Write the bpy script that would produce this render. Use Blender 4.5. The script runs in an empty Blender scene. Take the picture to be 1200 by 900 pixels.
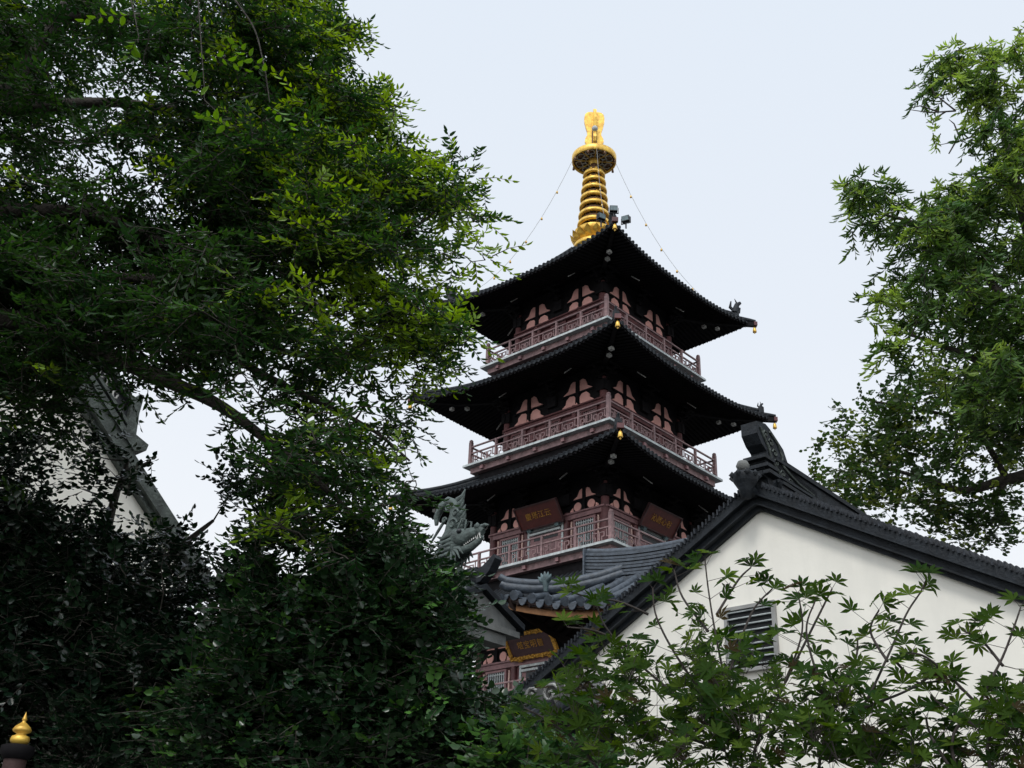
import bpy, math, random
import numpy as np
from mathutils import Vector, Matrix
PI = math.pi
R = math.radians
# ------------------------------------------------------------------ camera
scene = bpy.context.scene
col = scene.collection
CAMZ = 1.6
PITCH, ROLL, FPX = .474, .041, 1300.0
_f = np.array([0, math.cos(PITCH), math.sin(PITCH)]); _r = np.array([1., 0, 0]); _u = np.cross(_r, _f)
_r2 = math.cos(ROLL) * _r + math.sin(ROLL) * _u
_u2 = -math.sin(ROLL) * _r + math.cos(ROLL) * _u
CAM = np.array([0, 0, CAMZ])
cam_d = bpy.data.cameras.new('camera')
cam = bpy.data.objects.new('camera', cam_d); col.objects.link(cam)
cam_d.sensor_width = 36; cam_d.lens = 36 * FPX / 1200; cam_d.clip_start = .1; cam_d.clip_end = 3000
cam.matrix_world = Matrix(((_r2[0], _u2[0], -_f[0], 0), (_r2[1], _u2[1], -_f[1], 0), (_r2[2], _u2[2], -_f[2], CAMZ), (0, 0, 0, 1)))
scene.camera = cam
# ------------------------------------------------------------------ sky, sun, exposure
SUN_EL, SUN_AZ = R(54), R(200)            # azimuth clockwise from +Y: behind the camera, a little to the left
w = bpy.data.worlds.new('World'); scene.world = w; w.use_nodes = True
nt = w.node_tree; nt.nodes.clear()
out = nt.nodes.new('ShaderNodeOutputWorld'); bg = nt.nodes.new('ShaderNodeBackground')
sky = nt.nodes.new('ShaderNodeTexSky'); sky.sky_type = 'NISHITA'; sky.sun_disc = False
sky.sun_elevation = SUN_EL; sky.sun_rotation = SUN_AZ; sky.dust_density = 3.0
tc = nt.nodes.new('ShaderNodeTexCoord'); sep = nt.nodes.new('ShaderNodeSeparateXYZ')
nz = nt.nodes.new('ShaderNodeTexNoise'); nz.inputs['Scale'].default_value = 1.6; nz.inputs['Detail'].default_value = 3
ramp = nt.nodes.new('ShaderNodeValToRGB')
e = ramp.color_ramp.elements
e[0].position = 0.0; e[0].color = (.97, .985, 1.0, 1)
e[1].position = 1.0; e[1].color = (.765, .85, .955, 1)
m_ = ramp.color_ramp.elements.new(.30); m_.color = (.96, .98, 1.0, 1)
m_ = ramp.color_ramp.elements.new(.62); m_.color = (.83, .885, .965, 1)
madd = nt.nodes.new('ShaderNodeMath'); madd.operation = 'MULTIPLY_ADD'; madd.inputs[1].default_value = .22
sc_ = nt.nodes.new('ShaderNodeVectorMath'); sc_.operation = 'SCALE'; sc_.inputs['Scale'].default_value = 10.3
mix = nt.nodes.new('ShaderNodeMixRGB'); mix.inputs[0].default_value = .93
nt.links.new(tc.outputs['Generated'], sep.inputs[0]); nt.links.new(tc.outputs['Generated'], nz.inputs['Vector'])
nt.links.new(nz.outputs['Fac'], madd.inputs[0]); nt.links.new(sep.outputs['Z'], madd.inputs[2])
nt.links.new(madd.outputs[0], ramp.inputs[0]); nt.links.new(ramp.outputs[0], sc_.inputs[0])
_gd = nt.nodes.new('ShaderNodeVectorMath'); _gd.operation = 'DOT_PRODUCT'; _gd.inputs[1].default_value = (math.sin(SUN_AZ) * math.cos(R(38)), math.cos(SUN_AZ) * math.cos(R(38)), math.sin(R(38)))
_g1 = nt.nodes.new('ShaderNodeMath'); _g1.operation = 'MAXIMUM'; _g1.inputs[1].default_value = 0
_g2 = nt.nodes.new('ShaderNodeMath'); _g2.operation = 'POWER'; _g2.inputs[1].default_value = 2
_g3 = nt.nodes.new('ShaderNodeMath'); _g3.operation = 'MULTIPLY_ADD'; _g3.inputs[1].default_value = 9.5; _g3.inputs[2].default_value = 10.35
nt.links.new(tc.outputs['Generated'], _gd.inputs[0]); nt.links.new(_gd.outputs['Value'], _g1.inputs[0]); nt.links.new(_g1.outputs[0], _g2.inputs[0]); nt.links.new(_g2.outputs[0], _g3.inputs[0]); nt.links.new(_g3.outputs[0], sc_.inputs['Scale'])
nt.links.new(sky.outputs[0], mix.inputs[1]); nt.links.new(sc_.outputs[0], mix.inputs[2])
nt.links.new(mix.outputs[0], bg.inputs[0]); bg.inputs[1].default_value = .1
nt.links.new(bg.outputs[0], out.inputs[0])
sun_d = bpy.data.lights.new('sun', 'SUN'); sun_d.energy = 1.5; sun_d.angle = R(14); sun_d.color = (1, .965, .91)
sun = bpy.data.objects.new('sun', sun_d); col.objects.link(sun); sun.location = (0, -20, 40)
_sd = Vector((math.sin(SUN_AZ) * math.cos(SUN_EL), math.cos(SUN_AZ) * math.cos(SUN_EL), math.sin(SUN_EL)))
sun.rotation_euler = _sd.to_track_quat('Z', 'Y').to_euler()
vs = scene.view_settings
vs.view_transform = 'Standard'; vs.look = 'None'; vs.exposure = 0; vs.gamma = 1; vs.use_curve_mapping = False
cy = scene.cycles
cy.max_bounces = 5; cy.diffuse_bounces = 3; cy.glossy_bounces = 2; cy.transmission_bounces = 3; cy.transparent_max_bounces = 4
try: cy.use_denoising = True
except Exception: pass

# ------------------------------------------------------------------ measuring helpers (used to find real places)
def ray(x, y): return _f + (x - 600) / FPX * _r2 - (y - 450) / FPX * _u2
def at(x, y, D):
    d = ray(x, y); return CAM + d * (D / d[1])
# ------------------------------------------------------------------ materials
def mat(name, c, rough=.7, metal=0., noise=.25, nscale=3., bump=.0, bscale=20., c2=None, spec=.5, coat=0., emit=None):
    m = bpy.data.materials.new(name); m.use_nodes = True
    t = m.node_tree; n = t.nodes; l = t.links; b = n['Principled BSDF']
    b.inputs['Roughness'].default_value = rough; b.inputs['Metallic'].default_value = metal
    b.inputs['Specular IOR Level'].default_value = spec
    tcn = n.new('ShaderNodeTexCoord')
    nn = n.new('ShaderNodeTexNoise'); nn.inputs['Scale'].default_value = nscale; nn.inputs['Detail'].default_value = 6
    l.new(tcn.outputs['Object'], nn.inputs['Vector'])
    rp = n.new('ShaderNodeValToRGB'); a = rp.color_ramp.elements
    c2 = c2 or tuple(x * (1 - noise) for x in c)
    a[0].position = .32; a[0].color = (*c2, 1); a[1].position = .68; a[1].color = (*[min(1, x * (1 + noise * .4)) for x in c], 1)
    l.new(nn.outputs['Fac'], rp.inputs[0]); l.new(rp.outputs[0], b.inputs['Base Color'])
    if bump:
        n2 = n.new('ShaderNodeTexNoise'); n2.inputs['Scale'].default_value = bscale; n2.inputs['Detail'].default_value = 5
        l.new(tcn.outputs['Object'], n2.inputs['Vector'])
        bp = n.new('ShaderNodeBump'); bp.inputs['Strength'].default_value = bump; bp.inputs['Distance'].default_value = .03
        l.new(n2.outputs['Fac'], bp.inputs['Height']); l.new(bp.outputs[0], b.inputs['Normal'])
    return m
M = {
 'tile': mat('dark_clay_tile', (.014, .018, .023), .65, noise=.5, nscale=6, bump=.4, bscale=25, spec=.3),
 'tile_mid': mat('weathered_tile', (.024, .028, .035), .65, noise=.6, nscale=11, bump=.4, bscale=25, spec=.3),
 'tile_grey': mat('grey_clay_tile', (.060, .075, .095), .5, noise=.45, nscale=9, bump=.3, bscale=30),
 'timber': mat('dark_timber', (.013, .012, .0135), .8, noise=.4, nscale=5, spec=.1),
 'timber_brown': mat('brown_timber', (.022, .013, .011), .7, noise=.4, nscale=5, spec=.2),
 'red': mat('plum_red_paint', (.125, .038, .04), .55, noise=.3, nscale=4),
 'frame': mat('dusty_pink_paint', (.27, .14, .145), .55, noise=.25, nscale=6),
 'rail': mat('weathered_railing_paint', (.27, .165, .165), .6, noise=.35, nscale=7),
 'scroll': mat('scroll_stone', (.07, .085, .075), .7, noise=.6, nscale=7, bump=.6, bscale=24),
 'pink': mat('pink_plaster', (.84, .44, .39), .75, noise=.12, nscale=3),
 'white_strip': mat('pale_strip', (.62, .42, .36), .6, noise=.1),
 'slab': mat('pale_slab_edge', (.48, .52, .52), .6, noise=.25, nscale=8),
 'glass': mat('dark_lattice_backing', (.05, .055, .06), .25, noise=.2),
 'gold': mat('gilded_metal', (1.0, .56, .10), .38, metal=.35, noise=.45, nscale=5, bump=.15, bscale=12),
 'gold_text': mat('gold_leaf_lettering', (.48, .25, .05), .45, metal=.3, noise=.5, nscale=8),
 'gold_carved': mat('gilded_carving', (.55, .29, .04), .45, metal=.3, noise=.6, nscale=22, bump=.9, bscale=30),
 'brown_metal': mat('brown_bronze_metal', (.16, .085, .045), .5, metal=.4, noise=.4, nscale=6),  # brown bronze for the mast, ring cores and disc plates
 'plaque': mat('maroon_lacquer', (.085, .016, .013), .5, noise=.3, nscale=5),
 'plaque_dark': mat('brown_lacquer', (.06, .028, .03), .45, noise=.3, nscale=5),
 'bluegrey': mat('patinated_box', (.10, .15, .16), .5, noise=.4, nscale=8),
 'black': mat('black_metal', (.012, .014, .018), .5, noise=.3),
 'green_stone': mat('patinated_carving', (.085, .112, .104), .7, noise=.6, nscale=7, bump=.6, bscale=24),
 'grey_render': mat('grey_render', (.19, .195, .185), .9, noise=.3, nscale=2.5, bump=.3, bscale=40),
 'white_wall': mat('white_limewash', (.85, .825, .745), .85, noise=.05, nscale=.9, bump=.12, bscale=7),
 'orange_wood': mat('ochre_timber', (.34, .15, .05), .6, noise=.3, nscale=8),
 'brown_stone': mat('red_brown_post', (.045, .022, .02), .8, noise=.4, nscale=8, bump=.3),
 'bark': mat('bark', (.045, .038, .03), .9, noise=.5, nscale=14, bump=.8, bscale=30),
 'twig_red': mat('maple_twig', (.030, .022, .018), .8, noise=.4, nscale=14),
 'paving': mat('stone_paving', (.085, .085, .08), .85, noise=.3, nscale=.6, bump=.3, bscale=4),
 'pale_stone': mat('pale_carving', (.45, .45, .43), .8, noise=.4, nscale=8, bump=.5, bscale=20),
 'grey_metal': mat('grey_louvre', (.30, .30, .29), .5, noise=.2),
}
def streak(m, amt=.10):
    t = m.node_tree; n = t.nodes; l = t.links; b = n['Principled BSDF']; src = b.inputs['Base Color'].links[0].from_socket
    tcn = n.new('ShaderNodeTexCoord'); mp = n.new('ShaderNodeMapping'); mp.inputs['Scale'].default_value = (1.6, 1.6, .35)
    nn = n.new('ShaderNodeTexNoise'); nn.inputs['Scale'].default_value = 1.5; nn.inputs['Detail'].default_value = 7; nn.inputs['Roughness'].default_value = .65
    rp = n.new('ShaderNodeValToRGB'); rp.color_ramp.elements[0].position = .36; rp.color_ramp.elements[0].color = (1 - amt, 1 - amt * .95, 1 - amt * .9, 1); rp.color_ramp.elements[1].position = .56
    mx = n.new('ShaderNodeMixRGB'); mx.blend_type = 'MULTIPLY'; mx.inputs[0].default_value = 1
    l.new(tcn.outputs['Object'], mp.inputs['Vector']); l.new(mp.outputs[0], nn.inputs['Vector']); l.new(nn.outputs['Fac'], rp.inputs[0])
    l.new(src, mx.inputs[1]); l.new(rp.outputs[0], mx.inputs[2]); l.new(mx.outputs[0], b.inputs['Base Color'])
streak(M['white_wall'], .055); streak(M['grey_render'], .35); streak(M['rail'], .3); streak(M['red'], .3); streak(M['frame'], .25); streak(M['slab'], .3)
def leaf_mat(name, rough=.42, trans=.38, spec=.35):
    m = bpy.data.materials.new(name); m.use_nodes = True
    t = m.node_tree; n = t.nodes; l = t.links; b = n['Principled BSDF']
    at_ = n.new('ShaderNodeAttribute'); at_.attribute_name = 'leafcol'
    l.new(at_.outputs['Color'], b.inputs['Base Color'])
    b.inputs['Roughness'].default_value = rough; b.inputs['Specular IOR Level'].default_value = spec
    tr = n.new('ShaderNodeBsdfTranslucent'); mx = n.new('ShaderNodeMixShader'); mx.inputs[0].default_value = trans
    hs = n.new('ShaderNodeHueSaturation'); hs.inputs['Hue'].default_value = .485; hs.inputs['Saturation'].default_value = 1.15
    hs.inputs['Value'].default_value = 1.7
    l.new(at_.outputs['Color'], hs.inputs['Color']); l.new(hs.outputs[0], tr.inputs['Color'])
    l.new(b.outputs[0], mx.inputs[1]); l.new(tr.outputs[0], mx.inputs[2])
    l.new(mx.outputs[0], n['Material Output'].inputs['Surface'])
    return m
M['leaf'] = leaf_mat('leaf_green'); M['leaf_gloss'] = leaf_mat('leaf_glossy', .26, .14, .5); M['leaf_maple'] = leaf_mat('leaf_maple', .6, .4, .07)

# ------------------------------------------------------------------ object helpers
def prop(o, label=None, cat=None, group=None, kind=None):
    if label: o['label'] = label
    if cat: o['category'] = cat
    if group: o['group'] = group
    if kind: o['kind'] = kind
    return o
def empty(name, loc, rz=0., label=None, cat=None, group=None):
    o = bpy.data.objects.new(name, None); col.objects.link(o); o.location = loc; o.rotation_euler = (0, 0, rz)
    o.empty_display_size = .3
    return prop(o, label, cat, group)
class MB:
    def __init__(s): s.v = []; s.f = []; s.mi = []; s.sm = []
    def add(s, vs, fs, mi=0, sm=False):
        k = len(s.v); s.v.extend([tuple(map(float, q)) for q in vs])
        for f in fs: s.f.append([i + k for i in f]); s.mi.append(mi); s.sm.append(sm)
    def box(s, c, d, rot=None, mi=0):
        vs = [Vector((x * d[0] / 2, y * d[1] / 2, z * d[2] / 2)) for x in (-1, 1) for y in (-1, 1) for z in (-1, 1)]
        if rot is not None: vs = [rot @ q for q in vs]
        vs = [q + Vector(c) for q in vs]
        s.add(vs, [(0, 1, 3, 2), (4, 6, 7, 5), (0, 4, 5, 1), (2, 3, 7, 6), (0, 2, 6, 4), (1, 5, 7, 3)], mi)
    def bar(s, a, b, wd, h, up=(0, 0, 1), mi=0):
        a = Vector(a); b = Vector(b); d = (b - a).normalized(); u = Vector(up); r = d.cross(u).normalized(); u = r.cross(d)
        vs = [p + r * (i * wd / 2) + u * (j * h / 2) for p in (a, b) for i, j in ((-1, -1), (1, -1), (1, 1), (-1, 1))]
        s.add(vs, [(0, 1, 2, 3), (7, 6, 5, 4), (0, 4, 5, 1), (1, 5, 6, 2), (2, 6, 7, 3), (3, 7, 4, 0)], mi)
    def tube(s, path, rad, n=6, mi=0, sm=True, cap=True):
        path = [Vector(p) for p in path]; k = len(path)
        if not hasattr(rad, '__len__'): rad = [rad] * k
        vs = []; pu = None
        for i, p in enumerate(path):
            d = (path[min(i + 1, k - 1)] - path[max(i - 1, 0)])
            if d.length < 1e-9: d = Vector((0, 0, 1))
            d.normalize()
            if pu is None: pu = Vector((0, 0, 1)) if abs(d.z) < .9 else Vector((1, 0, 0))
            r = d.cross(pu)
            if r.length < 1e-4: r = d.orthogonal()
            r.normalize(); u = r.cross(d); pu = u
            for j in range(n):
                a = 2 * PI * j / n; vs.append(p + (r * math.cos(a) + u * math.sin(a)) * rad[i])
        fs = [(i * n + j, i * n + (j + 1) % n, (i + 1) * n + (j + 1) % n, (i + 1) * n + j) for i in range(k - 1) for j in range(n)]
        s.add(vs, fs, mi, sm)
        if cap:
            s.add(vs[:n], [tuple(range(n - 1, -1, -1))], mi); s.add(vs[-n:], [tuple(range(n))], mi)
    def lathe(s, prof, c=(0, 0, 0), n=20, mi=0, sm=True, axis=None):
        q = Vector((0, 0, 1)).rotation_difference(Vector(axis)) if axis is not None else None
        vs = []
        for r, z in prof:
            for j in range(n):
                a = 2 * PI * j / n; p = Vector((r * math.cos(a), r * math.sin(a), z))
                if q: p = q @ p
                vs.append(p + Vector(c))
        s.add(vs, [(i * n + j, i * n + (j + 1) % n, (i + 1) * n + (j + 1) % n, (i + 1) * n + j) for i in range(len(prof) - 1) for j in range(n)], mi, sm)
    def prism(s, poly, o, ax, ay, an, th, mi=0):
        """2-D outline in axes ax, ay at o, thickness th along an (centred)"""
        o = Vector(o); ax = Vector(ax); ay = Vector(ay); an = Vector(an); n = len(poly)
        a = [o + ax * x + ay * y - an * th / 2 for x, y in poly]; b = [p + an * th for p in a]
        s.add(a + b, [tuple(range(n - 1, -1, -1)), tuple(range(n, 2 * n))] + [(i, (i + 1) % n, n + (i + 1) % n, n + i) for i in range(n)], mi)
    def grid(s, fn, us, vs_, mi=0, sm=True, flip=False):
        pts = [fn(u, v) for u in us for v in vs_]; m = len(vs_)
        fs = []
        for i in range(len(us) - 1):
            for j in range(m - 1):
                q = (i * m + j, i * m + j + 1, (i + 1) * m + j + 1, (i + 1) * m + j)
                fs.append(q[::-1] if flip else q)
        s.add(pts, fs, mi, sm)
    def build(s, name, mats, parent=None, label=None, loc=None):
        me = bpy.data.meshes.new(name); me.from_pydata(s.v, [], s.f)
        ms = mats if isinstance(mats, (list, tuple)) else [mats]
        for q in ms: me.materials.append(M[q] if isinstance(q, str) else q)
        me.polygons.foreach_set('material_index', s.mi); me.polygons.foreach_set('use_smooth', s.sm)
        me.update()
        o = bpy.data.objects.new(name, me); col.objects.link(o)
        if parent is not None: o.parent = parent
        if loc is not None: o.location = loc
        if label: o['label'] = label
        return o
def copy_tree(o, parent=None):
    c = o.copy(); col.objects.link(c)
    if parent is not None: c.parent = parent
    for ch in list(o.children): copy_tree(ch, c)
    return c
def arc(n, a0=0., a1=2 * PI): return [a0 + (a1 - a0) * i / n for i in range(n + 1)]
# ------------------------------------------------------------------ ground
g = MB()
g.grid(lambda u, v: (u, v, 0), [-600, -60, 0, 60, 600], [-600, -60, 0, 60, 600], sm=False)
prop(g.build('ground', 'paving'), kind='structure')

# ------------------------------------------------------------------ roofs with tiles
class Side:
    """one side of a hipped / pent roof, facing local -Y; x along the eave, t from eave (0) to top (1)"""
    def __init__(s, hl, ap, ins, z0, zt, up, da, conc=.3): s.hl, s.ap, s.ins, s.z0, s.zt, s.up, s.da, s.conc = hl, ap, ins, z0, zt, up, da, conc
    def hw(s, t): return s.hl - s.ins * t
    def P(s, x, t, dz=0.):
        h = max(s.hw(t), .01); q = min(abs(x) / h, 1.); sg = 1 if x >= 0 else -1
        fl = s.da * q ** 3 * (1 - t)
        return Vector((x + sg * fl, -(s.ap - s.ins * t + fl), s.z0 + s.up * q ** 2.6 * (1 - t) ** 2 + (s.zt - s.z0) * (t + s.conc * (t * t - t)) + dz))
    def tmax(s, x): return 1. if abs(x) <= s.hw(1) else (s.hl - abs(x)) / s.ins
def roof_tiles(mb, S, pitch, r, disc=True, nseg=7):
    n = int(2 * S.hl / pitch); xs = [(-S.hl + S.hl * 2 * (i + .5) / n) for i in range(n)]
    for x in xs:
        tm = S.tmax(x)
        if tm < .04: continue
        path = [S.P(x, tm * k / nseg, r * .35) for k in range(nseg + 1)]
        mb.tube(path, r, 6, cap=False)
        p = path[0]; d = (path[0] - path[1]).normalized()
        if disc: mb.lathe([(0, .0), (r * 1.15, .0), (r * 1.15, -.05)], p + d * .02, 10, axis=d, sm=False)
    for i in range(n + 1):          # drip tiles between them
        x = -S.hl + S.hl * 2 * i / n
        p = S.P(max(-S.hl, min(S.hl, x)), 0, -.01); hw_ = S.hl / n - r * .7
        mb.add([p + Vector((hw_ * math.cos(a), -.03, -abs(math.sin(a)) * r * 1.5)) for a in arc(6, PI, 2 * PI)] , [tuple(range(7))])
        mb.add([p + Vector((hw_ * math.cos(a), -.005, -abs(math.sin(a)) * r * 1.5)) for a in arc(6, PI, 2 * PI)] , [tuple(range(6, -1, -1))])
    us = [S.hl * (2 * i / 24 - 1) for i in range(25)]
    mb.grid(lambda a, t: S.P(a * S.hw(t) / S.hl, t, 0), us, [k / 8 for k in range(9)], flip=True)
def roof_under(mb, S, U, rpitch, rr, zoff=.10, inner_drop=0.):
    """boarded underside and two layers of rafters"""
    us = [U.hl * (2 * i / 24 - 1) for i in range(25)]
    mb.grid(lambda a, t: U.P(a * U.hw(t) / U.hl, t, -zoff), us, [k / 6 for k in range(7)])
    # fascia
    mb.grid(lambda a, k: S.P(a, 0, -.01 - (zoff + .03) * k) + Vector((0, .03, 0)), [S.hl * (2 * i / 40 - 1) for i in range(41)], [0, 1], flip=True, mi=0)
    n = int(2 * U.hl / rpitch)
    for i in range(n + 1):
        x = -U.hl + 2 * U.hl * i / n; x = max(-U.hl * .985, min(U.hl * .985, x)); tm = U.tmax(x)
        if tm < .08: continue
        pts = [U.P(x, tm * k / 4 + (.01 if k == 0 else 0), -zoff - rr * .9) for k in range(5)]
        mb.tube(pts, rr, 4, sm=False)

# ------------------------------------------------------------------ PAGODA
PC = np.array([3.829, 46.408]); PROT = .03 - PI / 4
pag = empty('pagoda', (PC[0], PC[1], 0), PROT, 'tall square five storey pagoda with dark upturned roofs, pink railings and golden spire', 'pagoda')
Q4 = [Matrix.Rotation(k * PI / 2, 4, 'Z') for k in range(4)]
# storey: floor z, wall half diagonal, rail half diagonal, corner eave z, eave half diagonal, lower/upper plaster rows
ST = {2: (9.95, 4.70, 6.75, 13.75, 9.2), 3: (15.70, 4.35, 6.186, 19.31, 8.76), 4: (21.07, 3.95, 5.57, 24.32, 8.29), 5: (26.17, 3.60, 5.03, 29.43, 7.67)}
SQ = math.sqrt(2)
def ogee(cx, z, wd, h, fl):
    """pink plaster piece: flat side to the middle, swept curve outward"""
    p = [(0, 0), (wd * 1.15, 0), (wd * .98, h * .12), (wd * .72, h * .28), (wd * .62, h * .55), (wd * .5, h * .85), (wd * .28, h), (0, h * .93)]
    return [(cx + fl * x, z + y) for x, y in p]
def drop(cx, z, wd, h, fl):
    p = [(.0, h * .25), (wd * .12, h * .05), (wd * .35, 0), (wd * .55, h * .18), (wd * 1.0, h * .02), (wd * .95, h * .22), (wd * .72, h * .42), (wd * .68, h * .75), (wd * .45, h), (wd * .15, h * .95), (0, h * .7)]
    return [(cx + fl * x, z + y) for x, y in p]
def disc_poly(cx, cz, r, n=14): return [(cx + r * math.cos(2 * PI * i / n), cz + r * math.sin(2 * PI * i / n)) for i in range(n)]
X, Z, NY = (1, 0, 0), (0, 0, 1), (0, -1, 0)
def rot_copies(o):
    """the same part on the three other faces"""
    for k in (1, 2, 3):
        c = copy_tree(o, o.parent); c.rotation_euler = (0, 0, k * PI / 2)
def wall_face(lv):
    z0, Rw, Rb, ze, Re = ST[lv]; a = Rw / SQ; top = ze + .9
    low = lv <= 3
    lin = z0 + (1.87 if lv == 3 else 1.90 if lv == 2 else 1.55)
    mb = MB(); mb.box((0, -a + .06, (z0 + top) / 2), (2 * a - .13, .1, top - z0))
    wall = mb.build('wall', 'red', pag)
    y = -a
    cols = [-a + .02, a - .02] if not low else [-a + .02, -a + 1.98, a - 1.98, a - .02]
    mc = MB()
    for cx in ([-1.2, 1.2] if not low else [-a + 1.98, a - 1.98]):
        mc = MB(); mc.tube([(cx, y - .02, z0), (cx, y - .02, lin + .35)], .13, 10)
        mc.build('column', 'red', wall)
    ml = MB(); ml.box((0, y - .06, lin + .09), (2 * a + .1, .18, .2)); ml.box((0, y - .1, lin + .22), (2 * a + .2, .26, .07))
    ml.build('lintel', 'frame' if low else 'red', wall)
    def window(cx, wd, zb, zt, nb):
        f = MB(); t = .09
        f.box((cx - wd / 2 + t / 2, y - .035, (zb + zt) / 2), (t, .09, zt - zb)); f.box((cx + wd / 2 - t / 2, y - .035, (zb + zt) / 2), (t, .09, zt - zb))
        f.box((cx, y - .035, zt - t / 2), (wd - 2 * t, .09, t)); f.box((cx, y - .035, zb + t / 2), (wd - 2 * t, .09, t))
        wn = f.build('window', 'frame' if low else 'red', wall)
        l = MB(); l.box((cx, y - .004, (zb + zt) / 2), (wd - 2 * t, .01, zt - zb - 2 * t), mi=1)
        for i in range(nb):
            bx = cx - wd / 2 + t + (wd - 2 * t) * (i + .5) / nb; l.box((bx, y - .03, (zb + zt) / 2), (.038, .04, zt - zb - 2 * t - .01))
        for q in (.12, .88): l.box((cx, y - .03, zb + (zt - zb) * q), (wd - 2 * t, .03, .035))
        l.build('lattice', ['slab' if low else 'rail', 'glass' if low else 'timber'], wn)
    pp = MB(); dk = MB()
    if low:
        for cx in (-a + 1.02, a - 1.02):
            window(cx, 1.15, z0 + .35, lin - .03, 8)
            st = MB()
            for sx in (-1, 1): st = MB(); st.box((cx + sx * .70, y - .02, z0 + .95), (.07, .05, 1.7)); st.build('pale_strip', 'white_strip', wall)
            zc = lin + .50
            dk.box((cx, y - .02, lin + .85), (1.7, .05, 1.2))
            for sx in (-1, 1):
                pp.prism(disc_poly(cx + sx * .36, zc, .19), (0, y - .06, 0), X, Z, NY, .03)
                pp.prism([(cx + sx * .22, zc - .24), (cx + sx * .52, zc - .24), (cx + sx * .40, zc - .05)][::sx], (0, y - .055, 0), X, Z, NY, .03)
                pp.prism([(cx + sx * .56, zc - .24), (cx + sx * .74, zc - .24), (cx + sx * .74, zc - .10), (cx + sx * .60, zc)][::sx], (0, y - .055, 0), X, Z, NY, .03)
                pp.prism(ogee(cx + sx * .012, lin + .84, .5, .42, sx)[::sx], (0, y - .06, 0), X, Z, NY, .03)
            pp.build('plaster_panel', 'pink', wall); pp = MB()
            dk.box((cx, y - .075, lin + .78), (1.55, .06, .07)); dk.box((cx, y - .085, lin + .8), (.16, .08, 1.05))
        # middle doorway
        d = MB(); zt = lin - .25
        d.box((0, y - .03, (z0 + zt) / 2), (1.75, .06, zt - z0))
        for k in range(4): d.box((-.63 + .42 * k, y - .07, z0 + .45), (.34, .03, .7)); 
        dn = d.build('door', 'frame', wall)
        d = MB()
        for sx in (-1, 1): d.box((sx * .93, y - .06, (z0 + lin) / 2), (.1, .12, lin - z0 - .02))
        d.box((0, y - .06, lin - .06), (1.96, .13, .1)); d.box((0, y - .10, lin - .24), (1.7, .16, .09))
        d.build('door_frame', 'slab', wall)
        d = MB(); d.box((0, y - .066, lin - .42), (1.3, .02, .22)); d.build('door_opening', 'black', wall)
    else:
        for cx in (-a + .75, 0, a - .75): window(cx, .9, z0 + .3, lin - .03, 7)
        zA = z0 + (1.84 if lv == 4 else 1.74)
        dk.box((0, y - .02, zA + .62), (2 * a - .3, .05, 1.6))
        for cx in (-1.42 if lv == 4 else -1.32, 1.42 if lv == 4 else 1.32):
            for sx in (-1, 1):
                pp.prism(drop(cx + sx * .10, zA - .02, .80, .58, sx)[::sx], (0, y - .06, 0), X, Z, NY, .03)
                pp.prism(ogee(cx + sx * .10, zA + .68, .62, .56, sx)[::sx], (0, y - .06, 0), X, Z, NY, .03)
            pp.prism([(cx - .09, zA - .02), (cx + .09, zA - .02), (cx, zA + .12)], (0, y - .155, 0), X, Z, NY, .02)
            pp.build('plaster_panel', 'pink', wall); pp = MB()
            dk.box((cx, y - .09, zA + .6), (.17, .1, 1.35)); dk.box((cx, y - .08, zA + .6), (1.7, .07, .08))
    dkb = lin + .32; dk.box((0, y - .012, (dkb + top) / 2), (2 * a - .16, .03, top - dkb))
    # brackets stepping out under the eave
    for cx in cols + ([0] if not low else []):
        for k in range(3):
            zz = ze + .05 + .2 * k - .55; o_ = .2 + .22 * k
            dk.box((cx, y - o_ / 2, zz), (.14, o_ + .1, .12)); dk.box((cx, y - o_, zz + .1), (.5 + .2 * k, .12, .09))
            if k == 0: dk.box((cx, y - .1, zz - .35), (.5, .2, .5))
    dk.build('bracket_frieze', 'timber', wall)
    rot_copies(wall)
def corner_columns(lv):
    z0, Rw, Rb, ze, Re = ST[lv]; a = Rw / SQ
    for sx in (-1, 1):
        for sy in (-1, 1):
            m = MB(); m.tube([(sx * a, sy * a, z0), (sx * a, sy * a, ze - .35)], .17, 12); m.build('corner_column', 'red', pag)
def fret(mb, x0, x1, z0, z1, y, t=.035, th=.035):
    """meander lattice between two posts"""
    n = 3; wd = (x1 - x0) / n; h = z1 - z0
    def seg(a, b, c, d): mb.box(((a + c) / 2, y, (b + d) / 2), (abs(c - a) + t, th, abs(d - b) + t))
    for i in range(n):
        a = x0 + wd * i; q = wd; m = 1 if i % 2 == 0 else -1
        X_ = (lambda u: a + q * u) if m == 1 else (lambda u: a + q * (1 - u))
        for (u0, v0, u1, v1) in ((.08, .05, .08, .72), (.08, .72, .5, .72), (.5, .72, .5, .36), (.5, .36, .28, .36), (.72, .95, .72, .3), (.72, .3, .95, .3), (.28, .36, .28, .05), (.72, .3, .45, .12)):
            if v0 != v1 and u0 != u1: continue
            seg(X_(u0), z0 + h * v0, X_(u1), z0 + h * v1)
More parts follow.
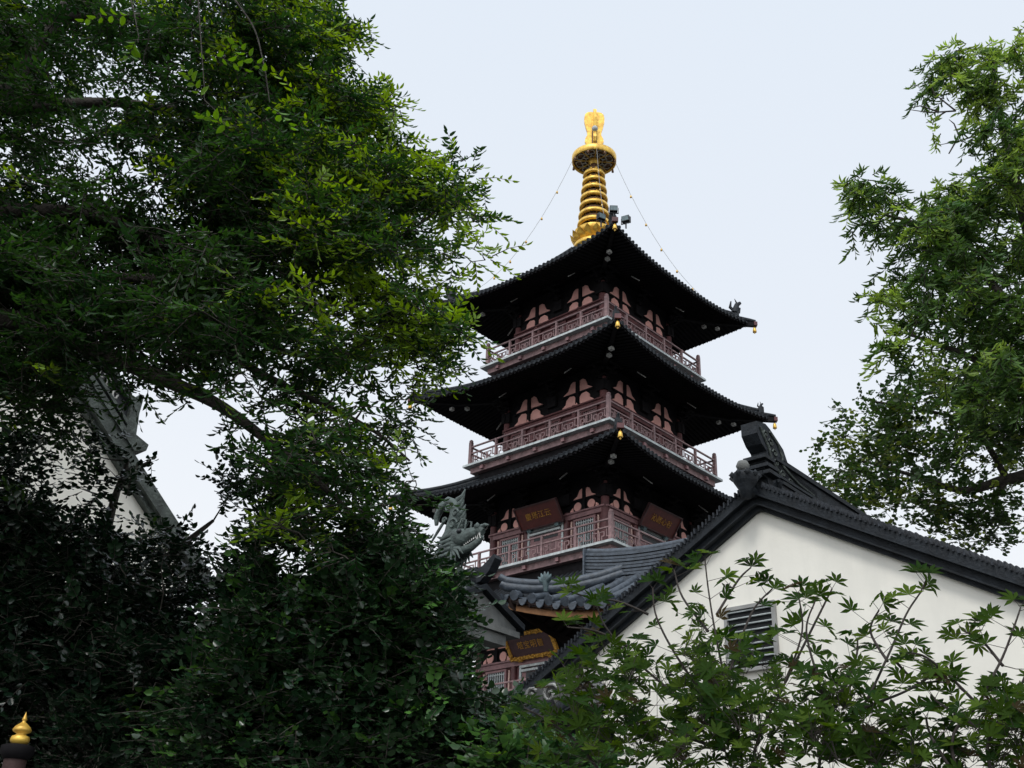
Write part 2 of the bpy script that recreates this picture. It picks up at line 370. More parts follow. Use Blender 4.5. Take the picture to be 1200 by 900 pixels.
def railing(lv):
    z0, Rw, Rb, ze, Re = ST[lv]; a = Rb / SQ; y = -a; n = 5 if lv > 2 else 6
    rl = MB(); L = 2 * a
    for zz, hh in ((.92, .06), (.60, .055), (.06, .07)): rl.box((0, y, z0 + zz), (L, .075, hh))
    rail = rl.build('railing', 'rail', pag)
    for i in range(n):
        x0 = -a + L * i / n + .06; x1 = -a + L * (i + 1) / n - .06
        m = MB(); fret(m, x0, x1, z0 + .10, z0 + .58, y); m.build('lattice_panel', 'rail', rail)
    for i in range(1, n):
        px_ = -a + L * i / n; m = MB(); m.box((px_, y, z0 + .475), (.1, .1, .95)); m.build('post', 'rail', rail)
    m = MB(); m.box((a, y, z0 + .58), (.15, .15, 1.16)); m.lathe([(.07, 0), (.095, .03), (.09, .08), (.05, .12), (0, .13)], (a, y, z0 + 1.16), 8)
    m.build('corner_post', 'rail', rail)
    rot_copies(rail)
    s = a + .24
    m = MB(); m.box((0, 0, z0 - .05), (2 * s, 2 * s, .10)); m.build('balcony_slab', 'slab', pag)
    m = MB(); b_ = a - .02
    m.box((0, 0, z0 - .24), (2 * b_, 2 * b_, .27)); bs = m.build('balcony_beam', 'rail', pag)
    for k in range(4):
        for i in range(n if lv > 2 else 0):
            p = Q4[k] @ Vector((-b_ + 2 * b_ * (i + .5) / n, -b_ - .04, z0 - .24)); m = MB(); m.box(p, (.17, .17, .16)); m.build('beam_end', 'frame', bs)
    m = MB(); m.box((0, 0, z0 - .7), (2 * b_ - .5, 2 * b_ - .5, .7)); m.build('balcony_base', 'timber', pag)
def beast(mb, p, d, s=.5):
    """small seated guardian on a ridge end, facing d"""
    p = Vector(p); d = Vector(d).normalized(); u = Vector((0, 0, 1))
    mb.tube([p - d * .1 * s, p + u * .35 * s, p + u * .75 * s + d * .12 * s, p + u * .95 * s + d * .4 * s], [.3 * s, .26 * s, .2 * s, .13 * s], 7)
    mb.tube([p - d * .1 * s + u * .1 * s, p - d * .45 * s + u * .5 * s, p - d * .35 * s + u * 1.05 * s], [.12 * s, .13 * s, .05 * s], 6)
    mb.tube([p + d * .25 * s, p + d * .3 * s + u * .45 * s], [.09 * s, .11 * s], 6)
    mb.tube([p + u * .9 * s + d * .1 * s, p + u * 1.3 * s - d * .05 * s], [.08 * s, .02 * s], 5)
bell_labels = {}
def pagoda_roof(lv):
    z0, Rw, Rb, ze, Re = ST[lv]; We = Re / SQ; da = .27; up = .34; a = We - da
    if lv == 5: S = Side(a, a, a - .75, ze - up, 32.9, up, da, .55)
    else:
        at_ = ST[lv + 1][2] / SQ - .55 if lv + 1 in ST else 3.2
        S = Side(a, a, a - at_, ze - up, ST[lv + 1][0] - .62, up, da, .3)
    U = Side(a, a, a - Rw / SQ, ze - up, ze + .42, up, da, .2)
    m = MB(); roof_tiles(m, S, .25, .075)
    rf = m.build('roof', 'tile', pag); 
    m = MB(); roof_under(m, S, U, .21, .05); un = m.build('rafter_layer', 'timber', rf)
    rot = []
    for k in (1, 2, 3):
        c = rf.copy(); col.objects.link(c); c.rotation_euler = (0, 0, k * PI / 2)
        d = un.copy(); col.objects.link(d); d.parent = c; rot.append(c)
    # hip ridges, corner beams, beasts, lamps
    for k in range(4):
        par = ([rf] + rot)[k]
        m = MB(); tmx = 1.0
        pts = [S.P(S.hw(t), t, .12) for t in [0, .1, .2, .35, .5, .65, .8, .95, 1.]]
        o = pts[0] - pts[1]; o.normalize(); tip = pts[0] + o * .28 + Vector((0, 0, .02))
        m.tube([tip] + pts, [.07] + [.10] * 9, 6); 
        m.tube([p + Vector((0, 0, .16)) for p in pts[1:]], .10, 6)
        dd = Vector((1, -1, 0)).normalized()
        m.box(pts[1] + Vector((0, 0, .17)), (.24, .24, .3), Matrix.Rotation(-PI / 4, 3, 'Z'))
        m.build('hip_ridge', 'tile', par)
        m = MB(); q = S.P(S.hl, 0, -.17)
        m.bar(q + dd * .22 + Vector((0, 0, .06)), U.P(U.hw(.5), .5, -.2), .17, .22); m.bar(U.P(U.hw(.42), .42, -.2), U.P(U.hw(.98), .98, -.25), .2, .26)
        m.build('corner_beam', 'timber', par)
        m = MB(); m.box(q + dd * .25 + Vector((0, 0, .08)), (.16, .26, .2), Matrix.Rotation(-PI / 4, 3, 'Z')); m.build('beam_cap', 'red', par)
        m = MB(); beast(m, pts[1] + Vector((0, 0, .26)), dd, .62 if lv == 5 else .3); m.build('ridge_ornament', 'tile', par)
        for t in (.40, .56): m = MB(); m.box(U.P(U.hw(t), t, -.50), (.17, .17, .13)); m.build('corner_lamp', 'pale_stone', par)
        for xx in (-.45, .45):
            m = MB(); p = U.P(xx * U.hl * .75, .52, -.36); m.bar(p + Vector((0, -.22, -.24)), p + Vector((0, .22, .16)), .04, .04); m.build('light_tube', 'pale_stone', par)
        if k: 
            for ch in par.children:
                pass
    for c in rot: c.parent = pag
    # wind bells, hung from the corners
    nm = {0: 'near', 1: 'right', 2: 'rear', 3: 'left'}
    rn = {5: 'top', 4: 'second highest', 3: 'third highest', 2: 'lowest visible'}[lv]
    tipl = S.P(S.hl, 0, 0) + Vector((1, -1, 0)).normalized() * .2
    for k in (0, 1, 3):
        pw = Matrix.Rotation(PROT, 4, 'Z') @ (Q4[k] @ tipl) + Vector((PC[0], PC[1], 0))
        if lv == 2: continue
        zt = pw.z - .14
        b = MB(); b.lathe([(.0, -.16), (.05, -.17), (.085, -.22), (.105, -.34), (.125, -.48), (.11, -.5)], (0, 0, 0), 12)
        b.lathe([(.045, -.5), (.05, -.54), (.0, -.62)], (0, 0, 0), 8)
        b.tube([(0, 0, -.17), (0, 0, 0)], .014, 5)
        o = b.build('wind_bell', 'gold', None, loc=(pw.x, pw.y, zt)); o.scale = (.8, .8, .8)
        prop(o, 'small golden bell hanging from the %s corner of the pagoda\'s %s roof' % (nm[k], rn), 'bell', 'golden bells on the pagoda roof corners')
for lv in (2, 3, 4, 5):
    wall_face(lv); corner_columns(lv); railing(lv)
for lv in (2, 3, 4, 5): pagoda_roof(lv)
# ground storey, hidden by the halls in front
m = MB(); m.box((0, 0, .4), (15, 15, .8)); m.build('plinth', 'grey_render', pag)
m = MB(); m.box((0, 0, 5.0), (7.4, 7.4, 8.4)); gw = m.build('wall', 'red', pag)
S = Side(6.9, 6.9, 3.0, 7.2, 9.2, .6, .5)
for k in range(4):
    m = MB(); roof_tiles(m, S, .25, .075); roof_under(m, S, Side(6.9, 6.9, 3.2, 7.2, 8.1, .6, .5), .25, .05)
    o = m.build('roof', 'tile', pag); o.rotation_euler = (0, 0, k * PI / 2)
# spire
spire_base = 33.2
m = MB()
m.lathe([(.0, 33.0), (1.05, 33.1), (1.0, 33.35), (.75, 33.5), (.62, 33.7), (.85, 33.95), (1.0, 34.15), (.8, 34.3), (.6, 34.4), (0, 34.45)], n=24)
for k in range(16):
    a_ = 2 * PI * k / 16; d = Vector((math.cos(a_), math.sin(a_), 0)); q = Vector((-math.sin(a_), math.cos(a_), 0))
    m.add([d * .7 + q * -.2 + Vector((0, 0, 33.5)), d * .7 + q * .2 + Vector((0, 0, 33.5)), d * 1.12 + q * .2 + Vector((0, 0, 33.75)), d * 1.22 + Vector((0, 0, 33.98)), d * 1.12 - q * .2 + Vector((0, 0, 33.75))], [(0, 1, 2, 3, 4)])
sp = m.build('spire', 'gold', pag)
m = MB(); m.tube([(0, 0, 34.3), (0, 0, 40.7)], .17, 10); m.build('mast', 'brown_metal', sp)
zs = [34.62, 35.17, 35.72, 36.25, 36.77, 37.28, 37.78]; rs = [.84, .79, .745, .70, .66, .61, .565]
for z_, r_ in zip(zs, rs):
    m = MB(); m.lathe([(r_ - .17, z_ - .06), (r_, z_ - .10), (r_ + .015, z_ + .0), (r_ - .01, z_ + .10), (r_ - .12, z_ + .11), (r_ - .17, z_ - .06)], n=32)
    for k in range(8):
        a_ = 2 * PI * k / 8 + .2; m.lathe([(0, -.07), (.06, -.03), (.06, .05), (0, .08)], (r_ * .62 * math.cos(a_), r_ * .62 * math.sin(a_), z_ + .27), 6)
        m.tube([(0.15 * math.cos(a_), .15 * math.sin(a_), z_), ((r_ - .1) * math.cos(a_), (r_ - .1) * math.sin(a_), z_)], .03, 4)
    m.lathe([(r_ - .22, z_ + .36), (r_ - .26, z_ + .0), (r_ - .15, z_ - .02)], n=24, mi=1)
    m.build('ring', ['gold', 'brown_metal'], sp)
# openwork canopy disc
m = MB(); zc = 38.75
m.lathe([(1.13, zc - .12), (1.16, zc - .1), (1.17, zc + .22), (1.14, zc + .25), (1.08, zc + .22), (1.08, zc - .1), (1.13, zc - .12)], n=48)
m.lathe([(.3, zc + .55), (.7, zc + .48), (1.12, zc + .24), (1.1, zc + .20), (.7, zc + .42), (.3, zc + .5)], n=48, mi=1)
m.lathe([(.2, zc + .03), (1.09, zc + .03)], n=48, mi=1)
for k in range(8):
    a_ = 2 * PI * k / 8
    def pol(r, t): return (r * math.cos(a_ + t), r * math.sin(a_ + t), zc - .02)
    m.tube([pol(.3, 0), pol(1.1, 0)], .03, 5)
    for sg in (-1, 1):
        m.tube([pol(.42, sg * .12), pol(.5, sg * .42), pol(.68, sg * .34), pol(.66, sg * .12), pol(.8, sg * .08), pol(.95, sg * .18), pol(.96, sg * .33)], .038, 5, mi=2)
m.lathe([(.18, zc - .25), (.32, zc - .05), (.3, zc + .05), (.18, zc + .08)], n=16)
for k in range(8):
    a_ = 2 * PI * (k + .5) / 8; m.lathe([(0, 0), (.05, -.03), (.07, -.2), (0, -.22)], (1.12 * math.cos(a_), 1.12 * math.sin(a_), zc - .12), 6, mi=1)
m.build('canopy_disc', ['gold', 'brown_metal', 'pale_stone'], sp)
# flame finial: four flat flame blades and a bead
m = MB(); m.lathe([(.17, 39.1), (.3, 39.3), (.22, 39.5), (.26, 39.65), (.16, 39.8), (.12, 40.3)], n=16)
fl = [(0, 39.6), (.2, 39.62), (.40, 39.78), (.50, 40.0), (.47, 40.2), (.37, 40.42), (.38, 40.65), (.46, 40.95), (.53, 41.3), (.54, 41.6), (.49, 41.84), (.36, 41.97), (.18, 42.0), (0, 41.95)]
for k in range(4):
    a_ = 2 * PI * k / 4 + .755
    m.prism([(x * 1.0, z) for x, z in fl], (0, 0, 0), (math.cos(a_), math.sin(a_), 0), Z, (-math.sin(a_), math.cos(a_), 0), .16)
m.build('flame_finial', 'gold', sp)
m = MB(); m.lathe([(0, 40.45), (.12, 40.5), (.17, 40.62), (.12, 40.74), (0, 40.8)], (.36 * math.cos(-.815), .36 * math.sin(-.815), 0), 12); m.build('bead', 'slab', sp)
# chains from the disc to the eave corners
for k, lab in ((0, 'near'), (1, 'right'), (2, 'rear'), (3, 'left')):
    c5 = ST[5][4] / SQ
    A = Matrix.Rotation(PROT, 4, 'Z') @ (Q4[k] @ Vector((.82, -.82, 38.65))) + Vector((PC[0], PC[1], 0))
    B = Matrix.Rotation(PROT, 4, 'Z') @ (Q4[k] @ Vector((c5 - .35, -c5 + .35, ST[5][3] + .25))) + Vector((PC[0], PC[1], 0))
    pts = [A.lerp(B, t) - Vector((0, 0, 1.9 * 4 * t * (1 - t))) for t in [i / 16 for i in range(17)]]
    m = MB(); m.tube(pts, .010, 4)
    ch = m.build('chain', 'grey_metal'); ch.data.transform(Matrix.Translation(-A)); ch.location = A
    prop(ch, 'thin chain of bells from the golden disc to the %s corner of the top roof' % lab, 'chain', 'chains of bells on the spire')
    for i in range(2, 16, 2):
        b = MB(); p = pts[i] - A; b.lathe([(0, -.02), (.035, -.05), (.055, -.17), (0, -.18)], p, 8); b.build('bell', 'gold', ch)
# flood lamps on the near corner of the top roof
tl = Matrix.Rotation(PROT, 4, 'Z') @ Vector((ST[5][4] / SQ - .1, -ST[5][4] / SQ + .1, ST[5][3] + .25)) + Vector((PC[0], PC[1], 0))
for i, (dx, dz, rz, lab) in enumerate(((-.52, .12, .5, 'left'), (.02, .55, 0., 'highest'), (.55, .05, -.5, 'right'))):
    fo = empty('flood_lamp', (tl.x + dx, tl.y + .25, tl.z + dz), rz, 'black flood lamp on the near corner of the top pagoda roof, %s of three' % lab, 'lamp', 'flood lamps on the top roof')
    m = MB(); m.box((0, 0, .12), (.34, .22, .27)); 
    for q in (-.12, -.04, .04, .12): m.box((q, .13, .12), (.02, .08, .26))
    m.build('housing', 'black', fo)
    m = MB(); m.box((0, -.112, .12), (.3, .012, .22)); m.build('lens', 'bluegrey', fo)
    m = MB(); m.box((0, 0, -.16 - dz * .4), (.05, .05, .3 + dz * .8)); m.box((-.21, 0, .05), (.02, .05, .3)); m.box((.21, 0, .05), (.02, .05, .3)); m.box((0, 0, -.08), (.44, .05, .03))
    m.build('bracket', 'black', fo)
# plaques
def text_mesh(body, size):
    cu = bpy.data.curves.new('t', 'FONT'); cu.body = body; cu.size = size; cu.align_x = 'CENTER'; cu.align_y = 'CENTER'; cu.extrude = .012
    cu.space_character = 1.12
    o = bpy.data.objects.new('t', cu); col.objects.link(o); dg = bpy.context.evaluated_depsgraph_get()
    me = bpy.data.meshes.new_from_object(o.evaluated_get(dg)); bpy.data.objects.remove(o); return me
def plaque(face, lv, zb, out0, out1, hgt, wd, body, carved, label):
    """leans out from the wall; local -Y face of the pagoda, or +X face when face is 1"""
    a = ST[lv][1] / SQ
    Rz = Matrix.Rotation(PROT + (PI / 2 if face == 1 else 0), 4, 'Z')
    p = Rz @ Vector((0, -(a + out0), zb - .04)) + Vector((PC[0], PC[1], 0))
    tilt = math.atan2(out1 - out0, hgt)
    o = empty('name_plaque', p, 0, label, 'plaque', 'name plaques on the pagoda')
    o.rotation_euler = (Rz @ Matrix.Rotation(tilt, 4, 'X')).to_euler()
    H = math.hypot(out1 - out0, hgt)
    m = MB(); m.box((0, 0, H / 2), (wd, .07, H)); m.build('board', 'plaque_dark' if carved else 'plaque', o)
    me = text_mesh(body, min(.33, wd / (len(body) * 1.25)))
    t = bpy.data.objects.new('lettering', me); col.objects.link(t); t.parent = o; me.materials.clear(); me.materials.append(M['gold_text'])
    t.location = (0, -.05, H / 2); t.rotation_euler = (PI / 2, 0, 0)
    m = MB(); fr = .14 if carved else .05
    for sx in (-1, 1): m.box((sx * wd / 2, -.02, H / 2), (fr, .12, H + fr))
    for zz in (0, H): m.box((0, -.02, zz), (wd - fr, .12, fr))
    if carved:
        rg = random.Random(5)
        for i in range(90):
            s_ = rg.random() * (2 * wd + 2 * H); 
            if s_ < wd: q = (s_ - wd / 2, 0)
            elif s_ < 2 * wd: q = (s_ - wd * 1.5, H)
            elif s_ < 2 * wd + H: q = (-wd / 2, s_ - 2 * wd)
            else: q = (wd / 2, s_ - 2 * wd - H)
            m.lathe([(0, -.05), (.05, -.03), (.06, .02), (0, .06)], (q[0] + rg.uniform(-.06, .06), -.08, q[1] + rg.uniform(-.06, .06)), 6)
    m.build('frame', 'gold_carved' if carved else 'plaque_dark', o)
    m = MB()
    for sx in (-.33, .33): m.box((sx * wd, .02, -.06), (.2, .2, .16))
    m.build('bracket', 'gold_carved' if carved else 'bluegrey', o)
plaque(0, 3, 17.60, .28, .82, .80, 2.3, '慶塔江云', False, 'maroon plaque with gold characters leaning out above the left balcony door')
plaque(1, 3, 17.60, .28, .82, .80, 2.3, '沁諮心谷', False, 'dark maroon plaque above the right balcony, half cut by the white hall roof')
plaque(0, 2, 12.12, .30, .82, .80, 2.35, '塔宝明普', True, 'brown plaque in an ornate carved gold frame, lowest on the pagoda')

# ------------------------------------------------------------------ HALLS AND WALLS (all aligned with the pagoda)
AZ = R(42)
eV = Vector((math.cos(AZ), -math.sin(AZ), 0)); bV = Vector((math.sin(AZ), math.cos(AZ), 0))
def strip(mb, prof, ys, z_top, z_bot, x0, x1, mi=0):
    """a moulding following a gable profile: z = prof(y)+offset, between x0 and x1"""
    k = len(mb.v); n = len(ys)
    vs = []
    for y in ys: vs += [(x0, y, prof(y) + z_top), (x1, y, prof(y) + z_top), (x1, y, prof(y) + z_bot), (x0, y, prof(y) + z_bot)]
    fs = []
    for i in range(n - 1):
        for j in range(4): fs.append((4 * i + j, 4 * i + (j + 1) % 4, 4 * i + 4 + (j + 1) % 4, 4 * i + 4 + j))
    fs += [(0, 3, 2, 1), (4 * n - 4, 4 * n - 3, 4 * n - 2, 4 * n - 1)]
    mb.add(vs, fs, mi)
def lin(a, b, n): return [a + (b - a) * i / (n - 1) for i in range(n)]
def gable_roof_mesh(mb, prof, hw_, x0, x1, pitch=.24, r=.07, thick=.14, n=14):
    """two tiled slopes falling to +-y with half-round tiles, discs at the eaves"""
    for sg in (-1, 1):
        ys = lin(.02 * sg, hw_ * sg, n)
        k = [(x, y) for y in ys for x in (x0, x1)]
        mb.grid(lambda y, x: (x, y, prof(y)), ys, [x0, x1], sm=True, flip=(sg < 0))
        mb.grid(lambda y, x: (x, y, prof(y) - thick), ys, [x0, x1], sm=True, flip=(sg > 0))
        mb.add([(x0, ys[-1], prof(hw_)), (x1, ys[-1], prof(hw_)), (x1, ys[-1], prof(hw_) - thick), (x0, ys[-1], prof(hw_) - thick)], [(0, 1, 2, 3)])
        m_ = max(2, int(abs(x1 - x0) / pitch))
        for i in range(m_):
            x = x0 + (x1 - x0) * (i + .5) / m_
            path = [(x, y, prof(y) + r * .3) for y in ys[::2] + [ys[-1]]]
            mb.tube(path, r, 6, cap=False)
            mb.lathe([(0, .02), (r * 1.15, .02), (r * 1.15, -.04)], (x, ys[-1], prof(hw_) + r * .3), 10, axis=(0, sg, 0), sm=False)
            if i < m_ - 1:
                xm = x + (x1 - x0) / m_ / 2; h_ = pitch / 2 - r * .5
                mb.add([(xm + h_ * math.cos(a), ys[-1] + sg * .03, prof(hw_) + .01 - abs(math.sin(a)) * r * 1.4) for a in arc(6, PI, 2 * PI)], [tuple(range(7))])
def ridge_bars(mb, x0, x1, z0, hs, slope=None):
    """stacked ridge: list of (height, width)"""
    z = z0
    for h, wd in hs:
        mb.box(((x0 + x1) / 2, 0, z + h / 2), (abs(x1 - x0), wd, h)); z += h
    return z

# ---- white gable hall, right
P0 = at(868, 572, 15) + np.array([eV.x, eV.y, 0]) * .29
HW = P0[2]
wh = empty('white_hall', (P0[0], P0[1], 0), R(-132), 'white plastered gable hall with dark tile verge and carved ridge end on the right', 'hall')
prof = lambda y: HW - .06 - .572 * abs(y) + .001 * y * y if abs(y) > .07 else HW - .06 - .572 * .07 + (.07 - abs(y)) * .3
LH = 5.6; WY = 4.9
ys = sorted(set([round(q, 4) for q in lin(-WY, WY, 41)] + [-.07, .07]))
m = MB()
poly = [(-WY, 0)] + [(y, prof(y) - .30) for y in ys] + [(WY, 0)]
m.prism([(y, z) for y, z in poly], (-LH / 2 - .02, 0, 0), (0, 1, 0), (0, 0, 1), (1, 0, 0), LH)
m.build('wall', 'white_wall', wh)
ysv = sorted(set([round(q, 4) for q in lin(-5.35, 5.35, 61)] + [-.07, .07]))
m = MB()
strip(m, prof, ysv, 0, -.13, -.02, .17); strip(m, prof, ysv, -.13, -.155, -.02, .20); strip(m, prof, ysv, -.155, -.26, -.02, .11)
strip(m, prof, ysv, -.26, -.285, -.02, .14); strip(m, prof, ysv, -.285, -.35, -.02, .05)
# end tiles standing in a row along the verge
n_ = 170; jr = random.Random(8)
for i in range(n_):
    y = -5.35 + 10.7 * (i + .5) / n_
    if abs(y) < .1: continue
    sl = (-.572) * (1 if y > 0 else -1); a_ = math.atan(sl)
    rt = Matrix.Rotation(a_, 3, 'X') @ Matrix.Rotation(.5 * (1 if y > 0 else -1), 3, 'X')
    m.box((.08 + jr.uniform(-.012, .012), y, prof(y) + .035 + jr.uniform(-.008, .008)), (.24, .024, .085), rt @ Matrix.Rotation(jr.uniform(-.08, .08), 3, 'Z'), mi=1)
m.build('verge', ['tile', 'tile_mid'], wh)
m = MB(); gable_roof_mesh(m, prof, 5.35, -LH - .3, -.03)
m.build('roof', 'tile', wh)
m = MB(); zt = ridge_bars(m, -LH - .3, -.3, HW - .12, [(.16, .42), (.05, .48), (.08, .30), (.04, .36), (.22, .26), (.05, .34), (.06, .26)])
m.build('ridge', 'tile', wh)
m = MB()
OZ = .93
orn = [(-1.5, .02), (-1.5, .42), (-1.1, .44), (-.8, .50), (-.6, .62), (-.5, .80), (-.3, .92), (-.12, 1.02), (.0, 1.06), (.27, 1.00), (.27, .80), (.16, .66), (.02, .58), (.02, .46), (.09, .44), (.09, .38), (.0, .37), (.0, .32), (.14, .30), (.14, .24), (.04, .23), (.20, .19), (.20, .12), (.06, .1), (.0, -.1)]
m.prism([(x * 1.0 - .10, z * OZ + HW - .03) for x, z in orn], (0, 0, 0), X, Z, (0, -1, 0), .26)
for zz, ww in ((.41, .36), (.27, .42), (.155, .48)): m.box((-.07, 0, HW - .03 + zz), (.30, ww, .055))
ro = m.build('ridge_ornament', 'tile', wh)
m = MB()
for sg in (-1, 1):
    yy = sg * .14; hz = HW - .03
    m.tube([(-.14, yy, hz + .95), (-.35, yy, hz + .84), (-.48, yy, hz + .66), (-.45, yy, hz + .5), (-.65, yy, hz + .42), (-.95, yy, hz + .34), (-1.4, yy, hz + .30)], .022, 5)
    m.tube([(.14, yy, hz + .93), (.05, yy, hz + .80), (-.08, yy, hz + .66), (-.12, yy, hz + .50), (-.22, yy, hz + .40), (-.5, yy, hz + .22), (-1.4, yy, hz + .12)], .025, 5)
    for cx, cz, rr in ((-.02, .86, .07), (-.16, .76, .08), (-.26, .62, .08), (-.28, .46, .07), (-.46, .34, .07), (-.68, .28, .06), (-.9, .22, .05), (-1.1, .2, .05)):
        m.tube([(cx + rr * (1 - t / 9) * math.cos(t * .9), yy, hz + cz + rr * (1 - t / 9) * math.sin(t * .9)) for t in range(9)], .016, 4)
q_ = m.build('scroll_carving', 'scroll', ro); q_.location = (-.05, 0, (1 - OZ) * (HW - .03)); q_.scale = (1, 1, OZ)
m = MB(); hz = HW - .2
m.lathe([(0, -.30), (.07, -.28), (.10, -.15), (.16, -.05), (.20, .03), (.17, .09), (.10, .12), (.0, .13)], (.36, -.02, hz + .15), 12)
for k in range(9):
    a_ = 2 * PI * k / 9; m.lathe([(0, -.05), (.05, 0), (.0, .06)], (.36 + .19 * math.cos(a_), -.02 + .19 * math.sin(a_), hz + .20), 6)
m.tube([(-.05, 0, hz + .0), (.36, -.02, hz + .02)], .09, 6)
q_ = m.build('flower_boss', 'tile', ro); q_.location = (-.02, 0, 0)
m = MB(); m.lathe([(0, -.10), (.07, -.07), (.10, 0), (.07, .07), (0, .10)], (.33, -.06, hz + .38), 14); q_ = m.build('ball', 'grey_render', ro); q_.location = (-.02, 0, 0)
# louvred window high in the gable
m = MB(); wy0, wy1, wz0, wz1 = -.63, .11, 5.12, 5.98; yc = (wy0 + wy1) / 2; ww = wy1 - wy0; zc_ = (wz0 + wz1) / 2
for sy in (wy0, wy1): m.box((.02, sy, zc_), (.06, .05, wz1 - wz0))
for sz in (wz0, wz1): m.box((.02, yc, sz), (.061, ww + .05, .05))
lw = m.build('louvre_window', 'grey_metal', wh)
m = MB(); m.box((-.005, yc, zc_), (.02, ww - .04, wz1 - wz0 - .04)); m.build('opening', 'black', lw)
m = MB()
for i in range(9):
    z_ = wz0 + .07 + (wz1 - wz0 - .12) * i / 8; m.box((.03, yc, z_), (.05, ww - .05, .012), Matrix.Rotation(.5, 3, 'Y'))
m.build('louvre', 'slab', lw)

# ---- long gabled wall with the dragon ridge, centre left
G = at(567, 687, 20); ghz = G[2]
gw_ = empty('gabled_wall', (G[0], G[1], 0), R(-42), 'grey rendered wall with a small gabled tile roof, its pointed end beside the pagoda', 'wall')
pf = lambda y: ghz - .50 * abs(y) + .03 * y * y
ysg = lin(-1.12, 1.12, 15)
m = MB(); m.box((-5.4, 0, 3.45), (9.3, 1.15, 6.9)); m.build('wall', 'grey_render', gw_)
m = MB(); m.prism([(-1.0, ghz - .62), (1.0, ghz - .62), (1.0, ghz - .55)] + [(y, pf(y) - .06) for y in lin(.95, -.95, 13)] + [(-1.0, ghz - .55)], (-.4, 0, 0), (0, 1, 0), Z, (1, 0, 0), .7)
m.box((-.4, 0, ghz - .69), (.8, 2.12, .11)); m.box((-.4, 0, ghz - .85), (.66, 1.5, .2))
m.build('gable_end', 'grey_render', gw_)
m = MB(); gable_roof_mesh(m, pf, 1.2, -9.9, -.02, .24, .07, .10, 7)
strip(m, pf, ysg, .04, -.07, -.05, .07); m.build('roof', 'tile', gw_)
m = MB(); ridge_bars(m, -9.9, -.12, ghz - .05, [(.10, .34), (.04, .40), (.16, .2), (.04, .3), (.08, .2)])
m.lathe([(0, 0), (.09, 0), (.09, -.05)], (-.1, .0, ghz + .03), 10, axis=(1, 0, 0))
m.build('ridge', 'tile', gw_)
# upturned ridge tail
m = MB(); m.prism([(-.8, .24), (-.2, .25), (.15, .34), (.42, .52), (.46, .44), (.32, .22), (.1, .05), (-.2, .0), (-.8, .0)], (-.12, 0, ghz + .02), X, Z, (0, -1, 0), .2); m.build('ridge_tail', 'tile', gw_)
# small pale ornament further along
m = MB(); ox = -6.45
m.tube([(ox, 0, ghz + .3), (ox + .1, 0, ghz + .6), (ox - .1, 0, ghz + .95), (ox - .35, 0, ghz + .9)], [.16, .13, .09, .04], 7); m.tube([(ox, 0, ghz + .45), (ox + .4, 0, ghz + .5), (ox + .55, 0, ghz + .7)], [.12, .08, .03], 6)
m.tube([(ox - .3, 0, ghz + .38), (ox - .8, 0, ghz + .42), (ox - 1.1, 0, ghz + .6)], [.1, .08, .03], 6)
m.build('ridge_ornament', 'pale_stone', gw_)
# dragon: built in the plane of the ridge, facing +X
dr = MB(); hd = MB(); dk = MB()
Dp = lambda x, z, y=0.: (x, y, z)
sc_d = 1.0
# neck rising from the ridge
dr.tube([Dp(-.55, -.25), Dp(-.62, .0), Dp(-.50, .25), Dp(-.32, .42), Dp(-.22, .58)], [.20, .25, .27, .25, .2], 10)
# skull and upper jaw
dr.tube([Dp(-.45, .50), Dp(-.2, .58), Dp(.05, .56), Dp(.28, .60), Dp(.42, .63), Dp(.52, .58)], [.17, .22, .17, .12, .11, .07], 10)
# nose
for sy in (-1, 1): dr.lathe([(0, -.07), (.06, -.04), (.07, .02), (0, .08)], (.40, sy * .07, .70), 8)
dr.tube([Dp(.44, .68), Dp(.56, .71), Dp(.66, .69)], [.05, .04, .015], 5)
# lower jaw
dr.tube([Dp(-.25, .38), Dp(-.02, .30), Dp(.2, .33), Dp(.42, .42), Dp(.5, .5)], [.16, .10, .085, .07, .04], 8)
# beard and cheek fins
for k in range(6):
    a_ = -.2 - k * .28; q = Vector((-.18 - .03 * k, 0, .34))
    for sy in (-1, 1): dr.tube([(q.x, sy * .12, q.z), (q.x + .22 * math.cos(a_), sy * .2, q.z + .22 * math.sin(a_)), (q.x + .36 * math.cos(a_ - .3), sy * .17, q.z + .34 * math.sin(a_ - .3))], [.05, .04, .012], 5)
for k in range(5):
    for sy in (-1, 1):
        z_ = .62 - .09 * k; dr.tube([(-.22, sy * .18, z_), (-.42, sy * .26, z_ - .06), (-.6, sy * .2, z_ + .02)], [.05, .045, .015], 5)
# scales on the neck
for k in range(26):
    t = k / 26; z_ = -.25 + .62 * t; a_ = k * 2.4
    dr.lathe([(0, -.03), (.07, 0), (.0, .03)], (-.56 + .14 * math.sin(t * 3) + .22 * math.cos(a_), .22 * math.sin(a_), z_), 6)
